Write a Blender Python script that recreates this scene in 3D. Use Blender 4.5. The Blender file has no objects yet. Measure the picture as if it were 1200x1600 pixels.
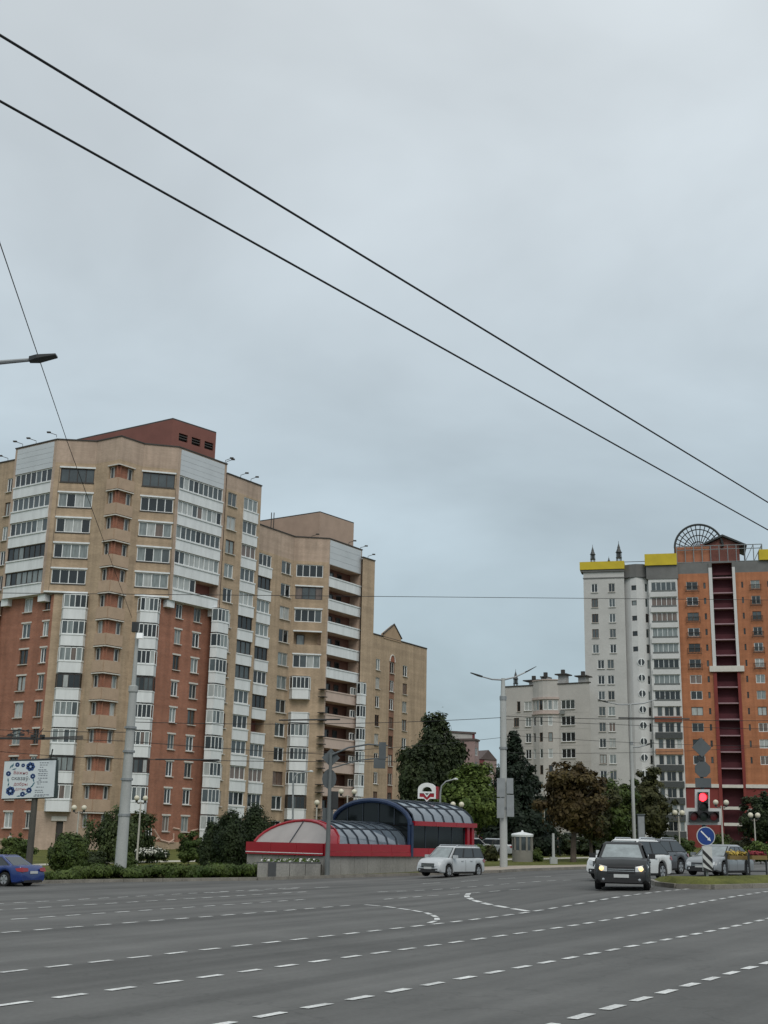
import bpy, bmesh, math, random
import numpy as np
from mathutils import Matrix, Vector
random.seed(7)
RNG = np.random.default_rng(11)
scene = bpy.context.scene
col = scene.collection
# ------------------------------------------------------------------ camera
F = 1936.0            # focal length in units of a 1600-high picture
EYE = 2.1             # eye height
PITCH = math.atan(512 / F)
ROLL = math.atan(160 / 7330)
cam_d = bpy.data.cameras.new('camera'); cam = bpy.data.objects.new('camera', cam_d); col.objects.link(cam)
cam_d.sensor_fit = 'VERTICAL'; cam_d.sensor_height = 24; cam_d.lens = 24 * F / 1600
cam_d.clip_start = 0.1; cam_d.clip_end = 6000
cam.matrix_world = Matrix.Translation((0, 0, EYE)) @ Matrix.Rotation(math.pi / 2 + PITCH, 4, 'X') @ Matrix.Rotation(ROLL, 4, 'Z')
scene.camera = cam
# ------------------------------------------------------------------ world: overcast
SUN_EL, SUN_AZ = math.radians(48), math.radians(168)     # azimuth: clockwise from +Y
w = bpy.data.worlds.new('World'); scene.world = w; w.use_nodes = True
nt = w.node_tree; nt.nodes.clear(); N = nt.nodes.new; LK = nt.links.new
out = N('ShaderNodeOutputWorld'); bg = N('ShaderNodeBackground'); bg.inputs['Strength'].default_value = 0.1
sky = N('ShaderNodeTexSky'); sky.sky_type = 'NISHITA'; sky.sun_disc = False
sky.sun_elevation = SUN_EL; sky.sun_rotation = SUN_AZ; sky.air_density = 1.5; sky.dust_density = 3
tc = N('ShaderNodeTexCoord'); sep = N('ShaderNodeSeparateXYZ'); LK(tc.outputs['Generated'], sep.inputs[0])
addz = N('ShaderNodeMath'); addz.operation = 'ADD'; addz.inputs[1].default_value = 0.28; LK(sep.outputs['Z'], addz.inputs[0])
mx = N('ShaderNodeMath'); mx.operation = 'MAXIMUM'; mx.inputs[1].default_value = 0.05; LK(addz.outputs[0], mx.inputs[0])
dx = N('ShaderNodeMath'); dx.operation = 'DIVIDE'; LK(sep.outputs['X'], dx.inputs[0]); LK(mx.outputs[0], dx.inputs[1])
dy = N('ShaderNodeMath'); dy.operation = 'DIVIDE'; LK(sep.outputs['Y'], dy.inputs[0]); LK(mx.outputs[0], dy.inputs[1])
cmb = N('ShaderNodeCombineXYZ'); LK(dx.outputs[0], cmb.inputs[0]); LK(dy.outputs[0], cmb.inputs[1]); cmb.inputs[2].default_value = 3.7
nz = N('ShaderNodeTexNoise'); nz.inputs['Scale'].default_value = 1.7; nz.inputs['Detail'].default_value = 5; nz.inputs['Roughness'].default_value = 0.5; nz.inputs['Distortion'].default_value = 0.35
LK(cmb.outputs[0], nz.inputs['Vector'])
rz = N('ShaderNodeValToRGB'); LK(sep.outputs['Z'], rz.inputs[0])
SKY_STOPS = [(0.0, (2.95, 3.8, 4.3)), (0.10, (3.1, 3.95, 4.45)), (0.28, (3.75, 4.45, 4.9)), (0.45, (4.85, 5.4, 5.75)), (0.62, (5.7, 6.15, 6.4)), (1.0, (6.0, 6.4, 6.6))]
for i, (p, c) in enumerate(SKY_STOPS):
    e = rz.color_ramp.elements[i] if i < 2 else rz.color_ramp.elements.new(p)
    e.position = p; e.color = (c[0] / 10, c[1] / 10, c[2] / 10, 1)
rn = N('ShaderNodeMapRange'); rn.inputs['From Min'].default_value = 0.3; rn.inputs['From Max'].default_value = 0.72
rn.inputs['To Min'].default_value = 8.3; rn.inputs['To Max'].default_value = 11.7; LK(nz.outputs['Fac'], rn.inputs[0])
mul = N('ShaderNodeVectorMath'); mul.operation = 'SCALE'; LK(rz.outputs[0], mul.inputs[0]); LK(rn.outputs[0], mul.inputs['Scale'])
mixs = N('ShaderNodeMix'); mixs.data_type = 'RGBA'; mixs.inputs[0].default_value = 0.92
LK(sky.outputs[0], mixs.inputs[6]); LK(mul.outputs[0], mixs.inputs[7])
LK(mixs.outputs[2], bg.inputs[0]); LK(bg.outputs[0], out.inputs[0])
# ------------------------------------------------------------------ sun (diffused by the cloud)
sd = bpy.data.lights.new('sun', 'SUN'); sd.energy = 1.0; sd.angle = math.radians(35); sd.color = (1.0, 0.96, 0.9)
sun = bpy.data.objects.new('sun', sd); col.objects.link(sun)
sv = Vector((math.sin(SUN_AZ) * math.cos(SUN_EL), math.cos(SUN_AZ) * math.cos(SUN_EL), math.sin(SUN_EL)))
sun.rotation_euler = (-sv).to_track_quat('-Z', 'Y').to_euler(); sun.location = sv * 200
scene.view_settings.view_transform = 'Standard'; scene.view_settings.look = 'None'
scene.view_settings.exposure = 0.4; scene.view_settings.gamma = 1.0; scene.view_settings.use_curve_mapping = False
scene.cycles.max_bounces = 6; scene.cycles.diffuse_bounces = 3; scene.cycles.glossy_bounces = 3
scene.cycles.transmission_bounces = 4; scene.cycles.transparent_max_bounces = 6
scene.cycles.use_denoising = True

# ------------------------------------------------------------------ survey helpers (sight lines from the eye point)
cp, sp, cr, sr = math.cos(PITCH), math.sin(PITCH), math.cos(ROLL), math.sin(ROLL)
def ray(px, py):
    x = (px - 600) / F; y = (800 - py) / F
    xr = x * cr - y * sr; yr = x * sr + y * cr
    return (xr, cp - yr * sp, sp + yr * cp)
def atZ(px, py, Z):
    r = ray(px, py); t = (Z - EYE) / r[2]; return (r[0] * t, r[1] * t)
def atY(px, py, Y):
    r = ray(px, py); t = Y / r[1]; return (r[0] * t, Y, EYE + r[2] * t)
def on_wall(px, py, A, B):
    r = ray(px, py); dx_, dy_ = B[0] - A[0], B[1] - A[1]; L = math.hypot(dx_, dy_); dx_ /= L; dy_ /= L
    t = (A[1] * dx_ - A[0] * dy_) / (r[1] * dx_ - r[0] * dy_)
    return (t * r[0] - A[0]) * dx_ + (t * r[1] - A[1]) * dy_, EYE + t * r[2]
def smooth(t):
    t = min(1, max(0, t)); return t * t * (3 - 2 * t)
SLOPE = 0.0218
def road_z(X, Y):
    return SLOPE * max(-60, min(60, X)) + 0.25 * smooth((X - 1) / 8) * smooth((Y - 30) / 18)
def on_road(px, py, dz=0.0):
    r = ray(px, py); z = 0
    for _ in range(40):
        t = (z - EYE) / r[2]; z = road_z(r[0] * t, r[1] * t) + dz
    return (r[0] * t, r[1] * t, z)
KERB_PX = [(-420, 1404), (-100, 1389), (60, 1381), (130, 1379), (400, 1375.5), (640, 1368), (780, 1363.5), (920, 1357.5), (1050, 1350.5), (1200, 1346), (1500, 1340)]
KERB = [on_road(*p)[:2] for p in KERB_PX]
KERB = [(KERB[0][0] - 80, KERB[0][1] - 20)] + KERB + [(KERB[-1][0] + 160, KERB[-1][1] + 60)]
def kerb_y(X):
    for (x0, y0), (x1, y1) in zip(KERB, KERB[1:]):
        if X <= x1: return y0 + (y1 - y0) * (X - x0) / (x1 - x0)
    return KERB[-1][1]
def land_z(X, Y):
    d = max(0.0, Y - kerb_y(X))
    return road_z(X, kerb_y(X)) + 0.14 + 1.0 * smooth(d / 75.0) * (1.0 if X < 0 else max(0.35, 1 - X / 40))
def on_land(px, py):
    r = ray(px, py); z = 0.5
    for _ in range(80):
        t = min((z - EYE) / r[2] if r[2] < -1e-4 else 400, 400); z = 0.5 * z + 0.5 * land_z(r[0] * t, r[1] * t)
    return (r[0] * t, r[1] * t, z)
def stand(px, Y):                    # a spot on the land seen in column px at depth Y
    X = 0.0; z = 0.5
    for _ in range(6):
        lo, hi = 900.0, 1700.0
        for _ in range(40):
            m = (lo + hi) / 2
            if atY(px, m, Y)[2] > z: lo = m
            else: hi = m
        X = atY(px, lo, Y)[0]; z = land_z(X, Y)
    return (X, Y, z)

# ------------------------------------------------------------------ materials
MATS = {}
def M(name, c, rough=0.75, var=0.12, scale=1.5, bump=0.0, metal=0.0, spec=0.4, emit=0.0, alpha=1.0, c2=None, ior=None, stretch=None, fine=0.0, coat=0.0, trans=0.0):
    if name in MATS: return MATS[name]
    m = bpy.data.materials.new(name); m.use_nodes = True; t = m.node_tree; b = t.nodes['Principled BSDF']
    b.inputs['Roughness'].default_value = rough; b.inputs['Metallic'].default_value = metal
    b.inputs['Specular IOR Level'].default_value = spec
    if ior: b.inputs['IOR'].default_value = ior
    if coat: b.inputs['Coat Weight'].default_value = coat; b.inputs['Coat Roughness'].default_value = 0.05
    if trans: b.inputs['Transmission Weight'].default_value = trans
    if alpha < 1: b.inputs['Alpha'].default_value = alpha
    b.inputs['Base Color'].default_value = (*c, 1)
    if emit: b.inputs['Emission Color'].default_value = (*c, 1); b.inputs['Emission Strength'].default_value = emit
    if var or bump:
        g = t.nodes.new('ShaderNodeNewGeometry'); src = g.outputs['Position']
        if stretch:
            mp = t.nodes.new('ShaderNodeMapping'); mp.inputs['Scale'].default_value = stretch; t.links.new(src, mp.inputs[0]); src = mp.outputs[0]
        n = t.nodes.new('ShaderNodeTexNoise'); n.inputs['Scale'].default_value = scale; n.inputs['Detail'].default_value = 6; n.inputs['Roughness'].default_value = 0.6
        t.links.new(src, n.inputs['Vector'])
        r = t.nodes.new('ShaderNodeValToRGB'); t.links.new(n.outputs['Fac'], r.inputs[0])
        a = c2 or tuple(min(1, v * (1 + var)) for v in c)
        r.color_ramp.elements[0].position = 0.3; r.color_ramp.elements[1].position = 0.7
        r.color_ramp.elements[0].color = (*(tuple(v * (1 - var) for v in c)), 1); r.color_ramp.elements[1].color = (*a, 1)
        o = r.outputs[0]
        if fine:
            n2 = t.nodes.new('ShaderNodeTexNoise'); n2.inputs['Scale'].default_value = scale * 14; n2.inputs['Detail'].default_value = 3
            t.links.new(g.outputs['Position'], n2.inputs['Vector'])
            mr = t.nodes.new('ShaderNodeMapRange'); mr.inputs['From Min'].default_value = 0.3; mr.inputs['From Max'].default_value = 0.7
            mr.inputs['To Min'].default_value = 1 - fine; mr.inputs['To Max'].default_value = 1 + fine; t.links.new(n2.outputs['Fac'], mr.inputs[0])
            vm = t.nodes.new('ShaderNodeVectorMath'); vm.operation = 'SCALE'; t.links.new(o, vm.inputs[0]); t.links.new(mr.outputs[0], vm.inputs['Scale']); o = vm.outputs[0]
        t.links.new(o, b.inputs['Base Color'])
        if bump:
            bn = t.nodes.new('ShaderNodeBump'); bn.inputs['Strength'].default_value = bump; bn.inputs['Distance'].default_value = 0.03
            t.links.new(n.outputs['Fac'], bn.inputs['Height']); t.links.new(bn.outputs[0], b.inputs['Normal'])
    MATS[name] = m; return m
def brick(name, c1, c2, mortar, stain=0.14, floor_h=2.8, floor_off=0.0, seam=0.0):
    if name in MATS: return MATS[name]
    m = bpy.data.materials.new(name); m.use_nodes = True; t = m.node_tree; b = t.nodes['Principled BSDF']
    b.inputs['Roughness'].default_value = 0.85; b.inputs['Specular IOR Level'].default_value = 0.25
    u = t.nodes.new('ShaderNodeUVMap'); br = t.nodes.new('ShaderNodeTexBrick'); t.links.new(u.outputs[0], br.inputs['Vector'])
    br.inputs['Scale'].default_value = 1; br.inputs['Brick Width'].default_value = 0.26; br.inputs['Row Height'].default_value = 0.1
    br.inputs['Mortar Size'].default_value = 0.012; br.inputs['Color1'].default_value = (*c1, 1); br.inputs['Color2'].default_value = (*c2, 1); br.inputs['Mortar'].default_value = (*mortar, 1)
    g = t.nodes.new('ShaderNodeNewGeometry'); mp = t.nodes.new('ShaderNodeMapping'); mp.inputs['Scale'].default_value = (1, 1, 0.45); t.links.new(g.outputs['Position'], mp.inputs[0])
    n = t.nodes.new('ShaderNodeTexNoise'); n.inputs['Scale'].default_value = 0.55; n.inputs['Detail'].default_value = 7; n.inputs['Roughness'].default_value = 0.65; t.links.new(mp.outputs[0], n.inputs['Vector'])
    mr = t.nodes.new('ShaderNodeMapRange'); mr.inputs['From Min'].default_value = 0.3; mr.inputs['From Max'].default_value = 0.7
    mr.inputs['To Min'].default_value = 1 - stain; mr.inputs['To Max'].default_value = 1 + stain; t.links.new(n.outputs['Fac'], mr.inputs[0])
    # courses laid in slightly different batches of brick
    sx = t.nodes.new('ShaderNodeSeparateXYZ'); t.links.new(g.outputs['Position'], sx.inputs[0])
    n3 = t.nodes.new('ShaderNodeTexNoise'); n3.noise_dimensions = '1D'; n3.inputs['Scale'].default_value = 1.1; n3.inputs['Detail'].default_value = 3; t.links.new(sx.outputs['Z'], n3.inputs['W'])
    m3 = t.nodes.new('ShaderNodeMapRange'); m3.inputs['From Min'].default_value = 0.3; m3.inputs['From Max'].default_value = 0.7; m3.inputs['To Min'].default_value = 0.93; m3.inputs['To Max'].default_value = 1.07; t.links.new(n3.outputs['Fac'], m3.inputs[0])
    mm = t.nodes.new('ShaderNodeMath'); mm.operation = 'MULTIPLY'; t.links.new(mr.outputs[0], mm.inputs[0]); t.links.new(m3.outputs[0], mm.inputs[1])
    vm = t.nodes.new('ShaderNodeVectorMath'); vm.operation = 'SCALE'; t.links.new(br.outputs['Color'], vm.inputs[0]); t.links.new(mm.outputs[0], vm.inputs['Scale'])
    # rain streaks running down the wall
    mp4 = t.nodes.new('ShaderNodeMapping'); mp4.inputs['Scale'].default_value = (1.6, 1.6, .1); t.links.new(g.outputs['Position'], mp4.inputs[0])
    n4 = t.nodes.new('ShaderNodeTexNoise'); n4.inputs['Scale'].default_value = 1.0; n4.inputs['Detail'].default_value = 5; t.links.new(mp4.outputs[0], n4.inputs['Vector'])
    m4 = t.nodes.new('ShaderNodeMapRange'); m4.inputs['From Min'].default_value = .32; m4.inputs['From Max'].default_value = .6; m4.inputs['To Min'].default_value = .84; m4.inputs['To Max'].default_value = 1.04; t.links.new(n4.outputs['Fac'], m4.inputs[0])
    v4 = t.nodes.new('ShaderNodeVectorMath'); v4.operation = 'SCALE'; t.links.new(vm.outputs[0], v4.inputs[0]); t.links.new(m4.outputs[0], v4.inputs['Scale'])
    t.links.new(v4.outputs[0], b.inputs['Base Color'])
    MATS[name] = m; return m
def leafmat(name, c, c2, tr=0.25):
    if name in MATS: return MATS[name]
    m = bpy.data.materials.new(name); m.use_nodes = True; t = m.node_tree; b = t.nodes['Principled BSDF']
    b.inputs['Roughness'].default_value = 0.6; b.inputs['Specular IOR Level'].default_value = 0.25
    g = t.nodes.new('ShaderNodeNewGeometry'); n = t.nodes.new('ShaderNodeTexNoise'); n.inputs['Scale'].default_value = 0.8; n.inputs['Detail'].default_value = 5
    t.links.new(g.outputs['Position'], n.inputs['Vector'])
    r = t.nodes.new('ShaderNodeValToRGB'); r.color_ramp.elements[0].position = 0.33; r.color_ramp.elements[1].position = 0.68
    r.color_ramp.elements[0].color = (*c, 1); r.color_ramp.elements[1].color = (*c2, 1); t.links.new(n.outputs['Fac'], r.inputs[0])
    h = t.nodes.new('ShaderNodeHueSaturation'); ri = t.nodes.new('ShaderNodeMapRange'); t.links.new(g.outputs['Random Per Island'], ri.inputs[0])
    ri.inputs['To Min'].default_value = 0.65; ri.inputs['To Max'].default_value = 1.35; t.links.new(ri.outputs[0], h.inputs['Value']); t.links.new(r.outputs[0], h.inputs['Color'])
    t.links.new(h.outputs[0], b.inputs['Base Color'])
    tl = t.nodes.new('ShaderNodeBsdfTranslucent'); t.links.new(h.outputs[0], tl.inputs[0]); mxs = t.nodes.new('ShaderNodeMixShader'); mxs.inputs[0].default_value = tr
    t.links.new(b.outputs[0], mxs.inputs[1]); t.links.new(tl.outputs[0], mxs.inputs[2]); t.links.new(mxs.outputs[0], t.nodes['Material Output'].inputs[0])
    MATS[name] = m; return m

# ------------------------------------------------------------------ mesh helpers
class MB:
    def __init__(s): s.v = []; s.f = []; s.mi = []; s.uv = []
    def add(s, pts, faces, mi=0):
        o = len(s.v); s.v += [tuple(p) for p in pts]
        for f in faces: s.f.append([i + o for i in f]); s.mi.append(mi)
    def quad(s, a, b, c, d, mi=0): s.add((a, b, c, d), [(0, 1, 2, 3)], mi)
    def box(s, x0, x1, y0, y1, z0, z1, mi=0):
        p = [(x, y, z) for x in (x0, x1) for y in (y0, y1) for z in (z0, z1)]
        s.add(p, [(0, 1, 3, 2), (4, 6, 7, 5), (0, 4, 5, 1), (2, 3, 7, 6), (0, 2, 6, 4), (1, 5, 7, 3)], mi)
    def prism(s, poly, z0, z1, mi=0):      # plan polygon, counter-clockwise seen from above
        n = len(poly); p = [(x, y, z0) for x, y in poly] + [(x, y, z1) for x, y in poly]
        s.add(p, [tuple(range(n))[::-1], tuple(range(n, 2 * n))] + [(i, (i + 1) % n, n + (i + 1) % n, n + i) for i in range(n)], mi)
    def prism_y(s, poly, y0, y1, mi=0):    # outline in x,z pushed along y
        n = len(poly); p = [(x, y0, z) for x, z in poly] + [(x, y1, z) for x, z in poly]
        s.add(p, [tuple(range(n)), tuple(range(n, 2 * n))[::-1]] + [(i, n + i, n + (i + 1) % n, (i + 1) % n) for i in range(n)], mi)
    def tube(s, pts, rad, n=8, mi=0, cap=True):
        pts = [Vector(p) for p in pts]; rad = rad if hasattr(rad, '__len__') else [rad] * len(pts); rings = []
        up = None
        for i, p in enumerate(pts):
            d = (pts[min(i + 1, len(pts) - 1)] - pts[max(i - 1, 0)]).normalized()
            if up is None: up = Vector((0, 0, 1)) if abs(d.z) < 0.9 else Vector((1, 0, 0))
            a = d.cross(up).normalized(); b = a.cross(d).normalized(); up = b
            rings.append([p + (a * math.cos(k * 2 * math.pi / n) + b * math.sin(k * 2 * math.pi / n)) * rad[i] for k in range(n)])
        fs = []
        for i in range(len(pts) - 1):
            for k in range(n): fs.append((i * n + k, i * n + (k + 1) % n, (i + 1) * n + (k + 1) % n, (i + 1) * n + k))
        if cap: fs += [tuple(range(n))[::-1], tuple(range((len(pts) - 1) * n, len(pts) * n))]
        s.add([q for r in rings for q in r], fs, mi)
    def lathe(s, prof, n=16, mi=0, axis='Z', c=(0, 0, 0), caps=True):
        o = []
        for r, h in prof:
            for k in range(n):
                a = 2 * math.pi * k / n; x, y = r * math.cos(a), r * math.sin(a)
                o.append({'Z': (c[0] + x, c[1] + y, c[2] + h), 'Y': (c[0] + x, c[1] + h, c[2] + y), 'X': (c[0] + h, c[1] + x, c[2] + y)}[axis])
        fs = [(i * n + k, i * n + (k + 1) % n, (i + 1) * n + (k + 1) % n, (i + 1) * n + k) for i in range(len(prof) - 1) for k in range(n)]
        if caps: fs += [tuple(range(n))[::-1], tuple(range((len(prof) - 1) * n, len(prof) * n))]
        s.add(o, fs, mi)
    def mesh(s, name, mats, off=(0, 0, 0), smooth_=False):
        me = bpy.data.meshes.new(name)
        me.from_pydata([(x - off[0], y - off[1], z - off[2]) for x, y, z in s.v], [], s.f)
        for m in (mats if isinstance(mats, (list, tuple)) else [mats]): me.materials.append(m)
        me.polygons.foreach_set('material_index', s.mi)
        if smooth_: me.polygons.foreach_set('use_smooth', [True] * len(s.f))
        me.update(); return me
    def build(s, name, mats, parent=None, off=(0, 0, 0), smooth_=False, fix=True):
        me = s.mesh(name, mats, off, smooth_)
        if fix:
            bm = bmesh.new(); bm.from_mesh(me); bmesh.ops.recalc_face_normals(bm, faces=bm.faces); bm.to_mesh(me); bm.free()
        if smooth_: auto_smooth(me)
        return link(name, me, parent)
def auto_smooth(me, ang=38):
    bm = bmesh.new(); bm.from_mesh(me); c = math.radians(ang)
    for e in bm.edges:
        e.smooth = not (len(e.link_faces) == 2 and e.calc_face_angle(0) > c)
    for f in bm.faces: f.smooth = True
    bm.to_mesh(me); bm.free()
def link(name, me, parent=None):
    o = bpy.data.objects.new(name, me); col.objects.link(o)
    if parent: o.parent = parent
    return o
def tag(o, label, cat, group=None, kind=None):
    if label: o['label'] = label
    if cat: o['category'] = cat
    if group: o['group'] = group
    if kind: o['kind'] = kind
    return o
def thing(name, label, cat, loc=(0, 0, 0), rz=0, group=None):
    o = bpy.data.objects.new(name, None); col.objects.link(o); o.location = loc; o.rotation_euler = (0, 0, rz); o.empty_display_size = 0.3
    return tag(o, label, cat, group)
def clone(root, loc, rz, label, scale=1.0):
    r = root.copy(); col.objects.link(r); r.location = loc; r.rotation_euler = (0, 0, rz); r['label'] = label; r.scale = (scale,) * 3
    for ch in list(root.children):
        c = ch.copy(); col.objects.link(c); c.parent = r
        for g in list(ch.children):
            d = g.copy(); col.objects.link(d); d.parent = c
    return r
def structure(o, label, cat='ground'): return tag(o, label, cat, kind='structure')

# ------------------------------------------------------------------ palette
TAN = brick('tan brick', (0.44, 0.325, 0.215), (0.36, 0.262, 0.172), (0.41, 0.33, 0.25))
TANP = brick('pinkish tan brick', (0.46, 0.345, 0.265), (0.40, 0.295, 0.225), (0.42, 0.34, 0.275))
RED = brick('red brick', (0.34, 0.132, 0.078), (0.26, 0.098, 0.06), (0.34, 0.22, 0.165))
PENT = M('red brown render', (0.20, 0.082, 0.065), 0.85, 0.1, 0.6)
CONC_W = M('white painted panel', (0.68, 0.70, 0.70), 0.7, 0.1, 1.6, fine=0.03, stretch=(1, 1, .18))
WCLAD = M('white cladding sheet', (0.52, 0.55, 0.57), 0.55, 0.05, 0.5)
FRAME = M('white window frame', (0.74, 0.76, 0.75), 0.5, 0.04, 2)
DFRAME = M('dark brown window frame', (0.045, 0.038, 0.036), 0.5, 0.1, 2)
SILL = M('pale sill', (0.58, 0.55, 0.5), 0.7, 0.1, 2)
ROOFM = M('roof felt', (0.06, 0.06, 0.062), 0.9, 0.2, 0.7)
DARKLINE = M('dark metal trim', (0.05, 0.045, 0.04), 0.6, 0.1, 2)
FRAME2 = M('dulled window frame', (0.44, 0.43, 0.40), 0.6, 0.08, 2)
GLASS = [M('glass over dark room', (0.014, 0.018, 0.02), 0.06, 0.25, 0.7, spec=0.6, ior=1.55),
         M('glass with grey room', (0.05, 0.062, 0.064), 0.06, 0.35, 0.9, spec=0.7, ior=1.6),
         M('glass with net curtain', (0.19, 0.215, 0.21), 0.1, 0.35, 1.6, spec=0.7, ior=1.6, stretch=(3, 3, .5)),
         M('glass with pale curtain', (0.36, 0.375, 0.36), 0.12, 0.25, 1.6, spec=0.7, ior=1.6, stretch=(3, 3, .5)),
         M('glass with warm curtain', (0.15, 0.11, 0.09), 0.1, 0.35, 1.2, spec=0.6, ior=1.55, stretch=(3, 3, .5))]
def glass(dark=0.5):
    r = random.random()
    if r < dark: return random.choice((GLASS[0], GLASS[0], GLASS[1]))
    return random.choice((GLASS[1], GLASS[2], GLASS[2], GLASS[2], GLASS[3], GLASS[3], GLASS[4]))
# ------------------------------------------------------------------ ground, road, kerb
ASPH = M('asphalt', (0.108, 0.107, 0.102), 0.8, 0.16, 0.9, bump=0.15, spec=0.3, stretch=(0.35, 0.35, 1), fine=0.07)
t = ASPH.node_tree; b = t.nodes['Principled BSDF']       # wheel tracks worn along the lanes
g_ = t.nodes.new('ShaderNodeNewGeometry'); mp_ = t.nodes.new('ShaderNodeMapping'); mp_.inputs['Rotation'].default_value = (0, 0, math.radians(-57.5))
t.links.new(g_.outputs['Position'], mp_.inputs[0]); mp2 = t.nodes.new('ShaderNodeMapping'); mp2.inputs['Scale'].default_value = (0.03, 0.75, 1); t.links.new(mp_.outputs[0], mp2.inputs[0])
nn = t.nodes.new('ShaderNodeTexNoise'); nn.inputs['Scale'].default_value = 1; nn.inputs['Detail'].default_value = 4; t.links.new(mp2.outputs[0], nn.inputs['Vector'])
mr_ = t.nodes.new('ShaderNodeMapRange'); mr_.inputs['From Min'].default_value = 0.3; mr_.inputs['From Max'].default_value = 0.7; mr_.inputs['To Min'].default_value = 0.66; mr_.inputs['To Max'].default_value = 1.28; t.links.new(nn.outputs['Fac'], mr_.inputs[0])
src_ = b.inputs['Base Color'].links[0].from_socket; vm_ = t.nodes.new('ShaderNodeVectorMath'); vm_.operation = 'SCALE'; t.links.new(src_, vm_.inputs[0]); t.links.new(mr_.outputs[0], vm_.inputs['Scale']); t.links.new(vm_.outputs[0], b.inputs['Base Color'])
vo = t.nodes.new('ShaderNodeTexVoronoi'); vo.feature = 'DISTANCE_TO_EDGE'; vo.inputs['Scale'].default_value = .16       # hairline cracks
nd = t.nodes.new('ShaderNodeTexNoise'); nd.inputs['Scale'].default_value = .9; nd.inputs['Detail'].default_value = 6; t.links.new(g_.outputs['Position'], nd.inputs['Vector'])
va_ = t.nodes.new('ShaderNodeVectorMath'); va_.operation = 'MULTIPLY_ADD'; va_.inputs[1].default_value = (3, 3, 3); t.links.new(nd.outputs['Color'], va_.inputs[0]); t.links.new(g_.outputs['Position'], va_.inputs[2]); t.links.new(va_.outputs[0], vo.inputs['Vector'])
mc = t.nodes.new('ShaderNodeMapRange'); mc.inputs['From Min'].default_value = .002; mc.inputs['From Max'].default_value = .009; mc.inputs['To Min'].default_value = .86; mc.inputs['To Max'].default_value = 1; t.links.new(vo.outputs['Distance'], mc.inputs[0])
v5 = t.nodes.new('ShaderNodeVectorMath'); v5.operation = 'SCALE'; t.links.new(vm_.outputs[0], v5.inputs[0]); t.links.new(mc.outputs[0], v5.inputs['Scale']); t.links.new(v5.outputs[0], b.inputs['Base Color'])
GRASS = M('mown grass', (0.085, 0.098, 0.022), 0.9, 0.4, 0.9, bump=0.5, spec=0.15, c2=(0.13, 0.135, 0.035), fine=0.3)
PAVE = M('beige paving', (0.34, 0.29, 0.235), 0.85, 0.12, 1.2, fine=0.12)
PATHM = M('pale path slabs', (0.42, 0.40, 0.33), 0.85, 0.1, 1.0, fine=0.1)
KERBM = M('kerb concrete', (0.20, 0.185, 0.16), 0.85, 0.25, 1.5, fine=0.15)
PAINT = M('worn road paint', (0.58, 0.585, 0.57), 0.7, 0.3, 2.2, fine=0.25)
xs = sorted(set([round(v, 2) for v in list(np.linspace(-60, 60, 193)) + [-1500, -700, -350, -180, -110, -80, 80, 110, 180, 350, 700, 1500]]))
def sheet(name, rows, mat, label, cat='ground'):
    mb = MB(); n = len(xs)
    for r in rows: mb.v += r
    for j in range(len(rows) - 1):
        for i in range(n - 1): mb.f.append((j * n + i, j * n + i + 1, (j + 1) * n + i + 1, (j + 1) * n + i)); mb.mi.append(0)
    o = mb.build(name, mat, smooth_=True); return structure(o, label, cat)
def zf(Y, X): return road_z(X, Y)
ys = [-300, -80, -30, 0, 10, 20] + list(range(26, 56)) + [57, 60, 64, 70, 80]
rows = [[(X, min(Y, kerb_y(X) + 1.0), zf(min(Y, kerb_y(X) + 1.0), X)) for X in xs] for Y in ys] + [[(X, kerb_y(X) + 1.0, zf(kerb_y(X) + 1.0, X)) for X in xs]]
road = sheet('road', rows, ASPH, 'wide grey asphalt junction with dashed white lane lines', 'road')
ds = [0.02, 1, 3, 6, 10, 15, 20, 27, 35, 45, 55, 65, 80, 110, 160, 260, 500, 1000, 2500]
rows = [[(X, kerb_y(X) + d, land_z(X, kerb_y(X) + d)) for X in xs] for d in ds]
lawn = sheet('lawn', rows, GRASS, 'mown green lawn rising from the kerb to the apartment blocks', 'lawn')
kerb = bpy.data.objects.new('kerb', None); col.objects.link(kerb); structure(kerb, 'concrete kerb along the far side of the junction', 'kerb')
kb = MB(); kb.box(0, 0.985, -0.16, 0.06, -0.2, 0.02); kme = kb.mesh('kerb_stone', KERBM)
def kerb_run(pts, zf_, parent, cap=300):
    n = 0
    for (x0, y0), (x1, y1) in zip(pts, pts[1:]):
        L = math.hypot(x1 - x0, y1 - y0); k = max(1, int(L)); ux, uy = (x1 - x0) / L, (y1 - y0) / L
        for i in range(k):
            a = i * L / k; X, Y = x0 + ux * a, y0 + uy * a; z0_ = zf_(X, Y); z1_ = zf_(X + ux * L / k, Y + uy * L / k)
            o = link('kerb_stone', kme, parent); o.scale = (L / k, 1, 1)
            o.matrix_basis = Matrix.Translation((X, Y, z0_)) @ Matrix.Rotation(math.atan2(uy, ux), 4, 'Z') @ Matrix.Rotation(-math.atan2(z1_ - z0_, L / k), 4, 'Y') @ Matrix.Diagonal((L / k, 1, 1, 1))
kpts = [(x, y) for x, y in KERB if -75 < x < 75]
kerb_run(kpts, lambda X, Y: road_z(X, Y) + 0.14, kerb)
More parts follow.
